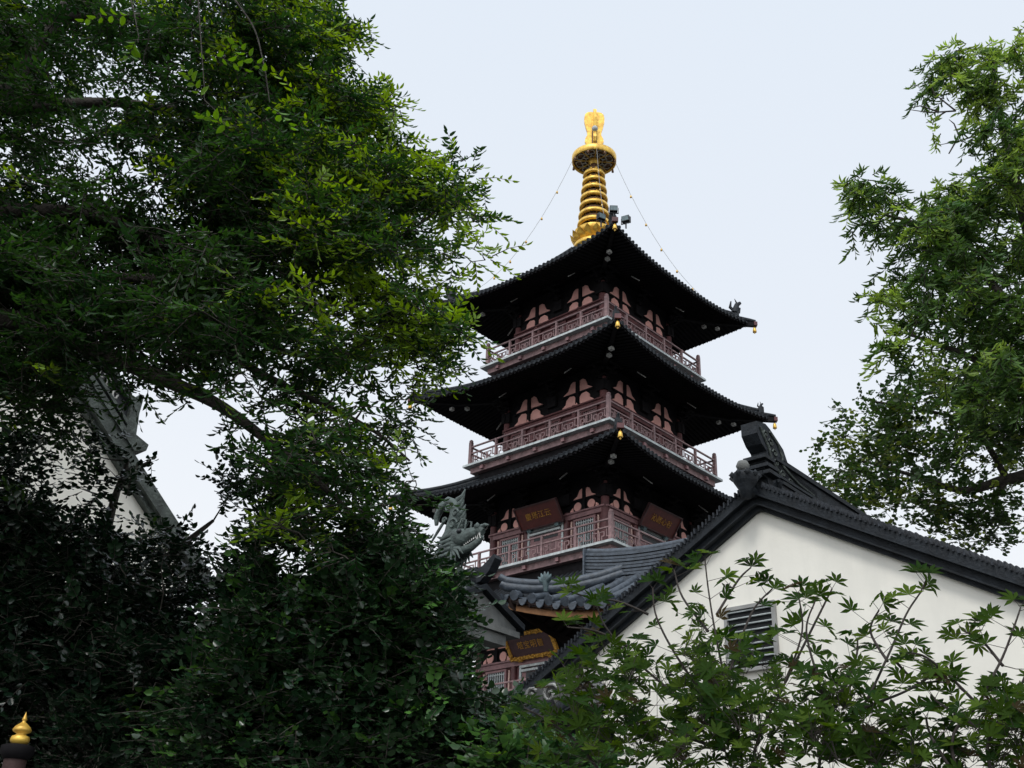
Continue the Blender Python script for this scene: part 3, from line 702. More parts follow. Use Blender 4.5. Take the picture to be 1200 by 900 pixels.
# tail fin: curls up and back over the head
dr.tube([Dp(-.42, .55), Dp(-.36, .85), Dp(-.28, 1.10), Dp(-.34, 1.32), Dp(-.52, 1.42), Dp(-.72, 1.34), Dp(-.84, 1.14), Dp(-.83, .98)], [.17, .15, .14, .12, .10, .09, .075, .04], 9)
for k in range(7):                                   # flame-like fringe on the front of the fin
    t = k / 6; bx = -.30 + .04 * math.sin(k); bz = .72 + .11 * k
    dr.tube([(bx + .04, 0, bz), (bx + .20, 0, bz + .06), (bx + .26 + .02 * (k % 2), 0, bz + .20)], [.07, .055, .012], 5)
for sy in (-1, 1):                                   # spirals on the flanks of the fin
    for cx, cz, rr in ((-.26, .86, .13), (-.20, 1.08, .09), (-.42, 1.22, .09), (-.5, .98, .07)):
        dr.tube([(cx + rr * (1 - t / 13) * math.cos(t * .62), sy * .13, cz + rr * (1 - t / 13) * math.sin(t * .62)) for t in range(13)], .025, 5)
    dr.tube([(-.12, sy * .1, .74), (.0, sy * .12, .92), (.1, sy * .1, .88), (.08, sy * .1, .70)], .024, 5)
# whisker horn to the back
dr.tube([Dp(-.50, 1.0, -.1), Dp(-.66, .80, -.12), Dp(-.86, .58, -.12)], [.035, .035, .02], 5); dr.tube([Dp(-.50, 1.0, .1), Dp(-.66, .80, .12), Dp(-.86, .58, .12)], [.035, .035, .02], 5)
# foreleg claws holding the ridge
for sy in (-1, 1):
    dr.tube([(-.75, sy * .16, .1), (-.72, sy * .22, -.2), (-.6, sy * .2, -.42)], [.07, .06, .03], 6)
    dr.tube([(-.8, sy * .16, .1), (-.86, sy * .2, -.1), (-.84, sy * .18, -.3)], [.05, .04, .015], 5)
tm_ = Matrix.Translation((-.58, 0, ghz + .50)) @ Matrix.Diagonal((.95, .8, 1, 1))
d_o = dr.build('dragon_ornament', 'green_stone', gw_); d_o.matrix_basis = tm_
m = MB()
for sy in (-1, 1):
    m.lathe([(0, -.055), (.05, -.03), (.06, 0), (.05, .03), (0, .055)], (-.02, sy * .17, .66), 10)
m.build('eye', 'black', d_o)
m = MB()
for sy in (-1, 1):
    for k in range(7): m.lathe([(.022, .03), (.0, -.035)], (.06 + .06 * k, sy * .07, .50 + .012 * k), 5); m.lathe([(.02, -.02), (.0, .04)], (.06 + .05 * k, sy * .06, .40 + .015 * k), 5)
    m.tube([(.46, sy * .06, .55), (.50, sy * .06, .44)], [.03, .008], 5); m.tube([(.40, sy * .05, .44), (.42, sy * .05, .55)], [.025, .006], 5)
m.build('tooth', 'pale_stone', d_o)

# ---- tall hall seen through the leaves, upper left
G2 = at(100, 470, 14)
ul = empty('tall_white_hall', (G2[0], G2[1], 0), R(-42), 'white gable and steep decorated tile verge glimpsed through the leaves at left', 'hall')
apx, apz = -3.2, 8.02 + .88 * 3.2 + .44
pu_ = lambda y: apz - .90 * abs(y - apx) + .004 * (y - apx) ** 2
yu = lin(apx - 5.2, apx + 5.6, 41)
m = MB(); m.prism([(apx - 4.9, 0)] + [(y, pu_(y) - .36) for y in lin(apx - 4.9, apx + 5.3, 21)] + [(apx + 5.3, 0)], (-4.6, 0, 0), (0, 1, 0), Z, X, 9.1)
m.build('wall', 'white_wall', ul)
m = MB()
strip(m, pu_, yu, 0., -.24, -.06, .10); strip(m, pu_, yu, -.24, -.29, -.06, .15); strip(m, pu_, yu, -.29, -.38, -.06, .06)
m.build('verge', 'scroll', ul)
m = MB()
pr_ = lambda y: pu_(y)
ys2 = lin(apx + .1, .62, 20)
strip(m, pr_, ys2, .12, 0., -.14, .14, 0); strip(m, pr_, ys2, .18, .12, -.05, .05, 1); strip(m, pr_, ys2, .24, .18, -.14, .14, 0); strip(m, pr_, ys2, .50, .24, -.05, .05, 1); strip(m, pr_, ys2, .60, .50, -.15, .15, 0)
for k in range(26):
    y = apx + .3 + 3.4 * k / 26
    m.tube([(.07, y + .05 * math.cos(t) * (1 - t / 9), pr_(y) + .37 + .09 * math.sin(t + (k % 2) * PI) * (1 - t / 10)) for t in lin(0, 6, 8)], .017, 4, mi=2)
m.prism([(.62, 0), (.62, .58), (.72, .70), (.78, .70), (.76, .40), (.78, .08), (1.0, .0), (.98, -.10), (.80, -.16)], (0, 0, 0), (0, 1, 0), Z, X, .28)
for v_ in m.v: pass
o = m.build('verge_ridge', ['scroll', 'black', 'pale_stone'], ul)
me = o.data                                     # the end block was drawn level: drop it onto the slope
for i in range(len(me.vertices) - 18, len(me.vertices)): me.vertices[i].co.z += pu_(.62)
m = MB()
def pu2(y): return pu_(y)
for sg in (-1, 1):
    ysr = [apx + sg * q for q in lin(.02, 5.4, 8)]
    m.grid(lambda y, x: (x, y, pu_(y) - .02), ysr, [-9.4, -.08], flip=(sg < 0)); m.grid(lambda y, x: (x, y, pu_(y) - .16), ysr, [-9.4, -.08], flip=(sg > 0))
    for i in range(38):
        x = -9.3 + .245 * i; m.tube([(x, y, pu_(y)) for y in ysr], .07, 6, cap=False)
m.build('roof', 'tile', ul)
m = MB(); m.box((-4.7, apx, apz + .25), (9.4, .3, .7)); m.build('ridge', 'tile', ul)

# ---- hipped porch roof in front of the pagoda foot
PA = at(592, 697, 26)
hx, hy = 3.6, 1.75
da_, up_ = .32, .55
pz = PA[2]
cx_ = Vector((PA[0], PA[1], 0)) + eV * (hx + da_) + bV * (hy + da_)
po = empty('porch_hall', cx_, R(-42), 'small hall with a hipped grey tile roof and round tile ends at the pagoda\'s foot', 'hall')
zr = pz + .50
for k, (hl, ap, nm) in enumerate(((hx, hy, 'front'), (hy, hx, 'side'), (hx, hy, 'back'), (hy, hx, 'side'))):
    S = Side(hl, ap, min(hx, hy) - .05, pz - up_, zr, up_, da_, .25)
    m = MB(); roof_tiles(m, S, .40, .11); o = m.build('roof', 'tile_grey' if False else 'tile_grey', po); o.rotation_euler = (0, 0, k * PI / 2)
    m = MB(); U = Side(hl, ap, 1.3, pz - up_, pz + .25, up_, da_, .1); roof_under(m, S, U, .26, .045, .12)
    u = m.build('rafter_layer', 'timber_brown', o)
    m = MB(); m.grid(lambda a, q: S.P(a, 0, -.12 - .2 * q) + Vector((0, .14, 0)), lin(-S.hl, S.hl, 21), [0, 1], flip=True); m.build('eave_board', 'orange_wood' if k == 0 else 'timber_brown', o)
# hip ridges and their upturned ends
for sx in (-1, 1):
    for sy in (-1, 1):
        m = MB(); S = Side(hx, hy, hy - .05, pz - up_, zr, up_, da_, .25)
        pts = []
        for t in (0, .12, .25, .4, .6, .8, 1.):
            p = S.P(S.hw(t), t, .10); pts.append(Vector((sx * p.x, -sy * p.y * -1 if False else (p.y if sy < 0 else -p.y), p.z)))
        dr_ = (pts[0] - pts[1]).normalized()
        m.tube([pts[0] + dr_ * .12 + Vector((0, 0, .16))] + [p + Vector((0, 0, .10)) for p in pts], [.09] + [.12] * 7, 8)
        m.tube([pts[0] + dr_ * .16 + Vector((0, 0, .34))] + [p + Vector((0, 0, .24)) for p in pts], [.08] + [.11] * 7, 8)
        ob = m.build('hip_ridge', 'tile_grey', po)
        if sx < 0 and sy < 0:
            m = MB(); q = S.P(S.hw(.22), .22, .3); q.x = -q.x - 0; q = q + Vector((.55, -.12, -.06))
            for a_ in (-.9, -.45, 0, .45, .9): m.tube([q, q + Vector((math.sin(a_) * .16, -.04, .12 * math.cos(a_))), q + Vector((math.sin(a_) * .26, -.06, .26 * math.cos(a_)))], [.06, .07, .01], 5)
            m.tube([q + Vector((0, 0, .05)), q - Vector((0, 0, .22))], [.10, .05], 7)
            m.build('ridge_ornament', 'bluegrey', ob)
# main ridge, a saddle of stacked tile courses
m = MB(); rx0 = -(hx - hy) - 1.15; rx1 = -rx0
sad = lambda x: zr + .02 + .30 * (abs(x) / rx1) ** 2.2
xsr = lin(rx0, rx1, 25)
for k in range(7):
    z0_, z1_ = .085 * k, .085 * k + .06; wd_ = .34 if k % 2 == 0 else .30
    pts = []
    for x in xsr: pts += [(x, -wd_ / 2, sad(x) + z0_), (x, -wd_ / 2, sad(x) + z1_), (x, wd_ / 2, sad(x) + z1_), (x, wd_ / 2, sad(x) + z0_)]
    m.add(pts, [(4 * i + j, 4 * i + 4 + j, 4 * i + 4 + (j + 1) % 4, 4 * i + (j + 1) % 4) for i in range(24) for j in range(4)] + [(0, 1, 2, 3), (99, 98, 97, 96)])
m.grid(lambda x, q: (x, -.12, sad(x) + .60 * q), xsr, [0, 1], flip=True); m.grid(lambda x, q: (x, .12, sad(x) + .60 * q), xsr, [0, 1])
m.tube([(x, 0, sad(x) + .64) for x in xsr], .10, 8)
for sx in (rx0, rx1): m.box((sx, 0, sad(sx) + .32), (.05, .42, .74))
m.box((0, 0, zr - .12), (2 * rx1 - .1, .5, .3)); m.build('ridge', 'tile_grey', po)
m = MB(); bz = pz - .35
m.box((.8, .1, bz / 2), (2 * hx - 3.6, 2 * hy - 2.2, bz)); m.build('wall', 'timber_brown', po)
for sx in (-1, 1):
    for sy in (-1, 1):
        m = MB(); m.tube([(sx * (hx - 1.0) + .35 * (sx < 0), sy * (hy - .75), 0), (sx * (hx - 1.0) + .35 * (sx < 0), sy * (hy - .75), bz + .2)], .14, 12); m.build('column', 'timber_brown', po)
m = MB()
for sy in (-1, 1): m.box((.15, sy * (hy - .75), bz + .1), (2 * hx - 1.9, .16, .26))
m.build('beam', 'timber', po)
for dx, lab in ((.42, 'left'), (.95, 'right')):
    pass

# ---- low garden wall with tiled coping, bottom centre
GW = at(633, 813, 11); gz = GW[2]
lw_ = empty('garden_wall', (GW[0], GW[1], 0), R(-42), 'low garden wall with dark tiled coping and a scrolled end in front of the white hall', 'wall')
pg_ = lambda y: gz - .10 - .55 * abs(y)
m = MB(); m.box((-5.2, 0, (gz - .7) / 2), (11.4, .42, gz - .7)); m.build('wall', 'grey_render', lw_)
m = MB(); gable_roof_mesh(m, pg_, .62, -11., .55, .20, .055, .08, 6); m.build('coping', 'tile', lw_)
m = MB(); ridge_bars(m, -11., -.1, gz - .14, [(.06, .26), (.03, .30), (.05, .18)]); m.tube([(-11, 0, gz + .02), (-.1, 0, gz + .02)], .05, 8); m.build('ridge', 'tile', lw_)
m = MB()
m.prism([(-.25, -.12), (-.25, .04), (.0, .02), (.2, .06), (.45, .13), (.62, .10), (.72, -.02), (.72, -.22), (.55, -.25)], (0, 0, gz), X, Z, (0, -1, 0), .26)
en = m.build('scrolled_end', 'grey_render', lw_)
m = MB()
for cx, cz, rr in ((.0, -.04, .075), (.24, -.05, .10), (.48, .0, .07)):
    for sy in (-1, 1): m.tube([(cx + rr * (1 - t / 15) * math.cos(t * .62 + .5), sy * .14, gz + cz + rr * (1 - t / 15) * math.sin(t * .62 + .5)) for t in range(14)], .017, 5)
m.build('scroll_carving', 'pale_stone', en)

# ---- gilded finial on a post, bottom left
FP = at(22, 873, 7.4)
fp = empty('finial_post', (FP[0], FP[1], 0), 0, 'red brown post capped with a small golden gourd finial among dark leaves', 'post')
m = MB(); m.tube([(0, 0, 0), (0, 0, FP[2] - .03)], .07, 14); m.box((0, 0, .15), (.4, .4, .3)); m.build('shaft', 'brown_stone', fp)
m = MB(); m.lathe([(0, -.09), (.13, -.09), (.17, -.05), (.17, -.01), (.12, .0), (0, .005)], (0, 0, FP[2]), 16); q_ = m.build('cap', 'timber', fp); q_.scale = (.60, .60, 1)
m = MB(); m.lathe([(.0, .0), (.07, .005), (.095, .03), (.10, .055), (.09, .085), (.055, .10), (.05, .115), (.09, .135), (.098, .155), (.08, .185), (.04, .22), (.02, .235), (.018, .25), (.028, .262), (.022, .275), (.014, .30), (.0, .345)], (0, 0, 0), 20)
q_ = m.build('gourd_finial', 'gold', fp, loc=(0, 0, FP[2])); q_.scale = (.60, .60, .60)

# ------------------------------------------------------------------ TREES
def rot_about(v, axis, ang):
    c = np.cos(ang)[:, None]; s = np.sin(ang)[:, None]
    return v * c + np.cross(axis, v) * s + axis * (np.sum(axis * v, 1)[:, None]) * (1 - c)
def nrm(v): return v / (np.linalg.norm(v, axis=1)[:, None] + 1e-9)
LEAF = np.array([(0, 0, 0), (.28, -.42, .10), (.66, -.36, .10), (1, 0, -.05), (.66, .36, .10), (.28, .42, .10)], float)
LF = np.array([(0, 1, 2, 3), (0, 3, 4, 5)])
def palm_template():
    vs = [(0, 0, 0)]; fs = []
    for a, L in ((0, 1.), (.66, .97), (-.66, .97), (1.36, .86), (-1.36, .86)):
        k = len(vs); d = np.array([math.cos(a), math.sin(a)]); q = np.array([-d[1], d[0]])
        for u, v_, z_ in ((.30, -.10, .03), (.54, -.145, .05), (1, 0, -.10), (.54, .145, .05), (.30, .10, .03)):
            p = d * u * L + q * v_ * L; vs.append((p[0], p[1], z_ * L))
        fs += [(0, k, k + 1, k + 2), (0, k + 2, k + 3, k + 4)]
    return np.array(vs, float), np.array(fs)
PALM, PF = palm_template()
def leaves_mesh(name, pos, d, nr, L, wr, colr, m, parent, tpl=LEAF, tf=LF):
    n = len(pos); d = nrm(d); s = nrm(np.cross(nr, d)); nr = np.cross(d, s)
    k = len(tpl)
    V = pos[:, None, :] + (tpl[None, :, 0, None] * d[:, None, :] + tpl[None, :, 1, None] * s[:, None, :] * np.asarray(wr).reshape(-1, 1, 1) + tpl[None, :, 2, None] * nr[:, None, :]) * L[:, None, None]
    V = V.reshape(-1, 3)
    F = (tf[None] + (np.arange(n) * k)[:, None, None]).reshape(-1)
    nf = n * len(tf)
    me = bpy.data.meshes.new(name); me.vertices.add(len(V)); me.vertices.foreach_set('co', V.astype(np.float32).ravel())
    me.loops.add(nf * 4); me.loops.foreach_set('vertex_index', F.astype(np.int32))
    me.polygons.add(nf); me.polygons.foreach_set('loop_start', (np.arange(nf) * 4).astype(np.int32)); me.polygons.foreach_set('loop_total', np.full(nf, 4, np.int32))
    ca = me.attributes.new('leafcol', 'FLOAT_COLOR', 'POINT')
    c4 = np.ones((n, k, 4), np.float32); c4[:, :, :3] = colr[:, None, :]; ca.data.foreach_set('color', c4.ravel())
    me.materials.append(M[m]); me.update(calc_edges=True); me.validate()
    o = bpy.data.objects.new(name, me); col.objects.link(o)
    if parent is not None: o.parent = parent
    return o
def proj(P):
    q = np.asarray(P) - CAM; z = q @ _f; return 600 + FPX * (q @ _r2) / z, 450 - FPX * (q @ _u2) / z
def in_hole(x, y, holes, rng):
    for h in holes:
        if ((x - h[0]) / h[2]) ** 2 + ((y - h[1]) / h[3]) ** 2 < 1 and rng.uniform() < (h[4] if len(h) > 4 else .93): return True
    return False
def sample(rng, ells, n, holes=(), pad=None):
    if pad is None: return sample0(rng, ells, n, holes)
    k, rh, rz, tilt = pad; out_ = []
    for p, x, y in sample0(rng, ells, n // k, holes):
        nx, ny = rng.normal(size=2) * tilt; s_ = rng.uniform(.65, 1.3)
        for j in range(k):
            a = rng.uniform(0, 2 * PI); r_ = rh * s_ * math.sqrt(rng.uniform()); dx, dy = r_ * math.cos(a), r_ * math.sin(a)
            q = p + np.array([dx, dy, nx * dx + ny * dy - .35 * r_ * r_ / rh + rng.normal() * rz])
            X_, Y_ = proj(q)
            if in_hole(X_, Y_, holes, rng): continue
            out_.append((q, x, y))
    return out_
def sample0(rng, ells, n, holes=()):
    wts = np.array([q[2] * q[3] * (q[6] if len(q) > 6 else 1.) for q in ells], float); wts /= wts.sum()
    out_ = []
    while len(out_) < n:
        q = ells[rng.choice(len(ells), p=wts)]
        a = rng.uniform(0, 2 * PI); r_ = math.sqrt(rng.uniform(0, 1))
        x = q[0] + q[2] * r_ * math.cos(a); y = q[1] + q[3] * r_ * math.sin(a)
        bad = False
        for h in holes:
            if ((x - h[0]) / h[2]) ** 2 + ((y - h[1]) / h[3]) ** 2 < 1 and rng.uniform() < (h[4] if len(h) > 4 else .93): bad = True; break
        if bad: continue
        out_.append((at(x, y, q[4] + rng.uniform(-q[5], q[5])), x, y))
    return out_
def skeleton(name, root, parent, limbs, cents, r_trunk, m='bark', tip=.006, kr=1., mb=None):
    """limbs: lists of (point, radius); every leaf clump is tied back to the nearest wood by a bent twig"""
    mb = mb or MB()
    nodes = []; 
    for lb in limbs:
        pts = [Vector(p) for p, _ in lb]; rad = [r for _, r in lb]
        # smooth by Catmull-Rom
        P_ = []; Rr = []
        for i in range(len(pts) - 1):
            a, b_, c, d = pts[max(i - 1, 0)], pts[i], pts[i + 1], pts[min(i + 2, len(pts) - 1)]
            for k in range(6):
                t = k / 6; P_.append(.5 * ((2 * b_) + (c - a) * t + (2 * a - 5 * b_ + 4 * c - d) * t * t + (-a + 3 * b_ - 3 * c + d) * t ** 3)); Rr.append(rad[i] + (rad[i + 1] - rad[i]) * t)
        P_.append(pts[-1]); Rr.append(rad[-1])
        mb.tube(P_, Rr, 9)
        nodes += [(np.array(p), r) for p, r in zip(P_, Rr)]
    N = np.array([q[0] for q in nodes]); RR = [q[1] for q in nodes]
    N = list(N); rg = random.Random(3)
    C_ = np.array([c for c in cents]); NN = np.array(N)
    dist = np.array([np.min(np.linalg.norm(NN - c, axis=1)) for c in C_]); order = np.argsort(dist)
    par = [-1] * len(N); paths = []
    A = np.zeros((len(N) + 3 * len(C_), 3)); A[:len(N)] = NN; cnt = len(N); RRa = np.zeros(len(A)); RRa[:cnt] = RR
    for ci in order:
        c = C_[ci]; dd = np.linalg.norm(A[:cnt] - c, axis=1) + .15 * (RRa[:cnt] < .01)
        j = int(np.argmin(dd)); s0 = A[j]; L = np.linalg.norm(c - s0)
        if L < .03: continue
        r0 = max(tip, min(RRa[j] * .6, (.008 + L * .014) * kr)); mid1 = s0 * .66 + c * .34 + np.array([rg.uniform(-1, 1), rg.uniform(-1, 1), rg.uniform(-.2, 1)]) * L * .09
        mid2 = s0 * .33 + c * .67 + np.array([rg.uniform(-1, 1), rg.uniform(-1, 1), rg.uniform(-.2, 1)]) * L * .09
        mb.tube([s0, mid1, mid2, c], [r0, r0 * .8, r0 * .62, tip * .6], 5, cap=False)
        for q, rr in ((mid1, r0 * .8), (mid2, r0 * .62), (c, tip)): A[cnt] = q; RRa[cnt] = rr; cnt += 1
    return mb.build(name, m, parent)
def sprays(rng, cents, rad, ntw, nl, L, wr, tl, droop, cols, young, young_lit_col, alt=True, up=.25, lean=.8, jit=.25):
    """twigs of alternate leaves round every clump centre"""
    C_ = np.array([c[0] for c in cents]); M_ = len(C_)
    base = np.repeat(C_, ntw, 0); T = len(base)
    dirs = rng.normal(size=(T, 3)); dirs[:, 2] = dirs[:, 2] * .45 + up; dirs = nrm(dirs)
    base = base + nrm(rng.normal(size=(T, 3))) * (rng.uniform(0, 1, (T, 1)) ** .6) * rad
    side0 = nrm(np.cross(dirs, np.array([0, 0, 1.]) + rng.normal(size=(T, 3)) * jit))
    yf = (rng.uniform(size=M_) < (young if not callable(young) else np.array([young(c[1], c[2]) for c in cents])))  # young picks the paler clumps; a callable varies their share by position
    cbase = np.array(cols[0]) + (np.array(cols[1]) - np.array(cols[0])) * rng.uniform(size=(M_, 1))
    cbase = np.where(yf[:, None], np.array(young_lit_col), cbase)
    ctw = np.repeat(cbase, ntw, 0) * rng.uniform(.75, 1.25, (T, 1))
    tlv = tl * rng.uniform(.7, 1.25, (T, 1))
    P_, D_, N_, Cc, S_ = [], [], [], [], []
    for k in range(nl):
        t = (k + .6) / nl
        p = base + dirs * tlv * t + np.array([0, 0, -1.]) * (droop * tlv * t * t)
        s = (1 if k % 2 else -1)
        dl = nrm(dirs * (lean if k < nl - 1 else 2.) + side0 * s * (1. if k < nl - 1 else .1) + rng.normal(size=(T, 3)) * jit + np.array([0, 0, -droop * .8]))
        nn = nrm(np.cross(side0, dirs) * -1 + rng.normal(size=(T, 3)) * (jit + .1))
        P_.append(p); D_.append(dl); N_.append(nn); Cc.append(ctw * rng.uniform(.82, 1.18, (T, 1))); S_.append(L * rng.uniform(.65, 1.2, T) * (1 - .25 * abs(t - .5)))
    return np.concatenate(P_), np.concatenate(D_), np.concatenate(N_), np.concatenate(S_), np.clip(np.concatenate(Cc), 0, 1), base, dirs, tlv
def twig_mesh(name, base, dirs, tlv, droop, r, m, parent):
    T = len(base); pts = []
    e1 = nrm(np.cross(dirs, np.array([0.1, .2, 1.]))); e2 = np.cross(dirs, e1)
    for t in (0, .5, 1.):
        p = base + dirs * tlv * t + np.array([0, 0, -1.]) * (droop * tlv * t * t)
        rr = r * (1 - .7 * t)
        for a in (0, 2.1, 4.2): pts.append(p + (e1 * math.cos(a) + e2 * math.sin(a)) * rr)
    V = np.stack(pts, 1).reshape(-1, 3)
    tf = np.array([(i * 3 + j, i * 3 + (j + 1) % 3, i * 3 + 3 + (j + 1) % 3, i * 3 + 3 + j) for i in range(2) for j in range(3)])
    F = (tf[None] + (np.arange(T) * 9)[:, None, None]).reshape(-1); nf = T * 6
    me = bpy.data.meshes.new(name); me.vertices.add(len(V)); me.vertices.foreach_set('co', V.astype(np.float32).ravel())
    me.loops.add(nf * 4); me.loops.foreach_set('vertex_index', F.astype(np.int32))
    me.polygons.add(nf); me.polygons.foreach_set('loop_start', (np.arange(nf) * 4).astype(np.int32)); me.polygons.foreach_set('loop_total', np.full(nf, 4, np.int32))
    me.materials.append(M[m]); me.update(calc_edges=True)
    o = bpy.data.objects.new(name, me); col.objects.link(o); o.parent = parent; return o
def tree(name, label, cat, root, limbs, ells, n, holes, seed, L, wr, ntw, nl, tl, rad, droop, cols, young, young_lit_col, m='leaf', bark='bark', group=None, r_tr=.2, up=.25, lean=.8, jit=.25, pad=None):
    rng = np.random.default_rng(seed)
    t = empty(name, (0, 0, 0), 0, label, cat, group); t.location = (root[0], root[1], 0)
    cents = sample(rng, ells, n, holes, pad)
    A = sprays(rng, cents, rad, ntw, nl, L, wr, tl, droop, cols, young, young_lit_col, up=up, lean=lean, jit=jit)
    off = np.array([root[0], root[1], 0.])
    leaves_mesh('crown', A[0] - off, A[1], A[2], A[3], np.full(len(A[0]), wr), A[4], m, t)
    twig_mesh('twigs', A[5] - off, A[6], A[7], droop, .0035 * (L / .05), bark, t)
    skeleton('trunk', root, t, [[(Vector(p) - Vector(off), r) for p, r in lb] for lb in limbs], [c[0] - off for c in cents[:int(len(cents) * .45)]], r_tr, bark)
    return t
def lp(x, y, D, r): return (at(x, y, D), r)

# T1: the big tree over the upper left
T1r = at(-190, 900, 7.2)
rootT1 = (T1r[0], T1r[1], 0)
t1_l = [
 [((T1r[0], T1r[1], -.1), .30), ((T1r[0] + .05, T1r[1], 1.6), .24), lp(-150, 640, 7.2, .20), lp(-120, 420, 7.3, .17), lp(-60, 200, 7.6, .12), lp(40, 60, 8, .07), lp(120, -60, 8.4, .03)],
 [lp(-130, 440, 7.3, .12), lp(-20, 375, 7.4, .085), lp(60, 388, 7.5, .075), lp(130, 418, 7.5, .065), lp(200, 448, 7.6, .055), lp(262, 478, 7.7, .045), lp(330, 530, 7.8, .033), lp(400, 590, 7.9, .02), lp(440, 640, 8., .01)],
 [lp(-60, 385, 7.4, .07), lp(40, 330, 7.6, .05), lp(130, 372, 7.7, .042), lp(230, 400, 7.8, .036), lp(330, 450, 7.9, .028), lp(430, 500, 8, .016), lp(480, 540, 8., .008)],
 [lp(-40, 250, 7.5, .08), lp(100, 250, 7.8, .05), lp(230, 300, 8, .04), lp(340, 330, 8.1, .03), lp(450, 290, 8.2, .018), lp(520, 240, 8.3, .008)],
 [lp(60, 330, 7.6, .045), lp(200, 330, 7.8, .04), lp(300, 400, 7.9, .03), lp(400, 420, 8, .022), lp(470, 400, 8.1, .012), lp(530, 390, 8.1, .006)],
 [lp(0, 130, 7.8, .07), lp(120, 120, 7.9, .045), lp(240, 130, 8, .032), lp(350, 120, 8.1, .02), lp(430, 130, 8.2, .008)],
 [lp(60, 20, 8, .05), lp(200, 20, 8, .03), lp(320, 30, 8.1, .018), lp(410, 40, 8.2, .008)]]
t1_e = [(130, 150, 300, 250, 8.2, 1.4), (90, 60, 110, 70, 8.4, 1.2, .8), (280, 180, 60, 70, 8.4, 1., 1.), (330, 110, 85, 110, 8.2, 1.), (355, 30, 85, 60, 8.2, 1.), (385, 45, 50, 38, 8.2, .7, 1.3), (345, 130, 55, 70, 8.2, .9), (405, 128, 45, 24, 8.2, .6, 1.2), (350, 230, 90, 80, 8.1, 1.1), (415, 205, 45, 45, 8.2, .8),
        (480, 220, 48, 44, 8.2, .8, 1.3), (505, 205, 34, 30, 8.2, .6, 1.6), (506, 262, 36, 30, 8.2, .6, 1.5), (425, 126, 36, 12, 8.2, .4, 2.), (450, 500, 40, 40, 8., .6), (455, 290, 80, 60, 8.1, 1.), (462, 340, 56, 50, 8.1, .9, 1.1), (490, 378, 34, 20, 8.1, .6, 1.4), (455, 400, 68, 42, 8.1, .9), (498, 405, 26, 16, 8.1, .4),
        (360, 340, 150, 110, 8.1, 1.3), (140, 340, 260, 110, 8., 1.4), (345, 460, 80, 60, 7.9, 1.), (405, 455, 70, 35, 7.9, .8), (455, 470, 45, 22, 7.9, .5), (470, 490, 22, 20, 7.9, .4), (365, 540, 85, 75, 7.9, 1., 1.0), (410, 590, 70, 40, 7.9, .8, .8), (460, 545, 28, 20, 7.9, .4), (480, 455, 30, 16, 7.9, .4),
        (60, 420, 130, 40, 7.8, 1.), (30, 470, 40, 60, 7.8, .7), (310, 590, 80, 90, 7.9, 1.), (-120, 200, 150, 300, 8., 1.4)]
GAPS = [(250, 640, 26, 34, .97), (346, 662, 28, 24, .97), (215, 590, 36, 22, .95), (160, 612, 24, 18, .9), (236, 724, 22, 14, .9), (180, 668, 22, 15, .9), (95, 602, 22, 18, .85), (290, 590, 14, 30, .9), (60, 640, 16, 12, .8), (400, 610, 16, 10, .8)]
GAPS = [(g_[0], g_[1], g_[2] * 1.55, g_[3] * 1.5, g_[4]) for g_ in GAPS]
t1_h = GAPS + [(556, 345, 34, 34, 1.), (535, 600, 48, 66, 1.), (445, 470, 52, 13, .8), (480, 545, 30, 14, .8), (400, 520, 26, 12, .7), (350, 500, 20, 12, .7), (300, 500, 18, 24, .7), (430, 430, 30, 8, .7), (530, 505, 38, 60, .95), (600, 330, 28, 200, 1.), (200, 480, 90, 30, .5), (300, 440, 40, 16, .6), (466, 152, 40, 17, 1.), (442, 92, 48, 17, 1.), (460, 60, 22, 30, 1.), (460, 340, 14, 10, .7), (380, 470, 20, 12, .8), (105, 392, 28, 10), (140, 430, 34, 17, .97), (190, 500, 62, 42, .93), (250, 510, 35, 45, .95), (46, 455, 20, 20, .45), (130, 470, 22, 44, .55), (270, 550, 22, 35, .9), (405, 380, 26, 8, .9), (420, 462, 30, 16, .85), (75, 75, 12, 8, .6), (40, 165, 16, 8, .7), (300, 410, 14, 20, .8), (455, 440, 22, 10, .8), (230, 22, 14, 8, .6), (470, 440, 12, 10, .9), (240, 175, 8, 12, .7),  (465, 270, 8, 30, .6), (95, 240, 12, 9, .8), (10, 250, 14, 14, .8), (180, 250, 10, 10, .8), (120, 340, 14, 8, .8), (310, 300, 10, 10, .7), (490, 520, 16, 26, .9), (445, 505, 25, 12, .8), (60, 345, 10, 10, .8), (280, 250, 9, 9, .8), (330, 230, 9, 9, .8)]
GRN = ((.009, .032, .009), (.028, .074, .014))
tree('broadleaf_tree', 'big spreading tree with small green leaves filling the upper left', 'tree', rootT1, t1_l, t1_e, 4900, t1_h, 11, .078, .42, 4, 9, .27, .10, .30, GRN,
     lambda x, y: .05 + min(.62, max(0, (x - 260) / 340.)) * (1.0 if y < 420 else .3), (.16, .27, .030), lean=.95, up=.1, pad=(11, .42, .05, .35))  # sunlit right edge put into leaf colour: more pale clumps alongside new growth
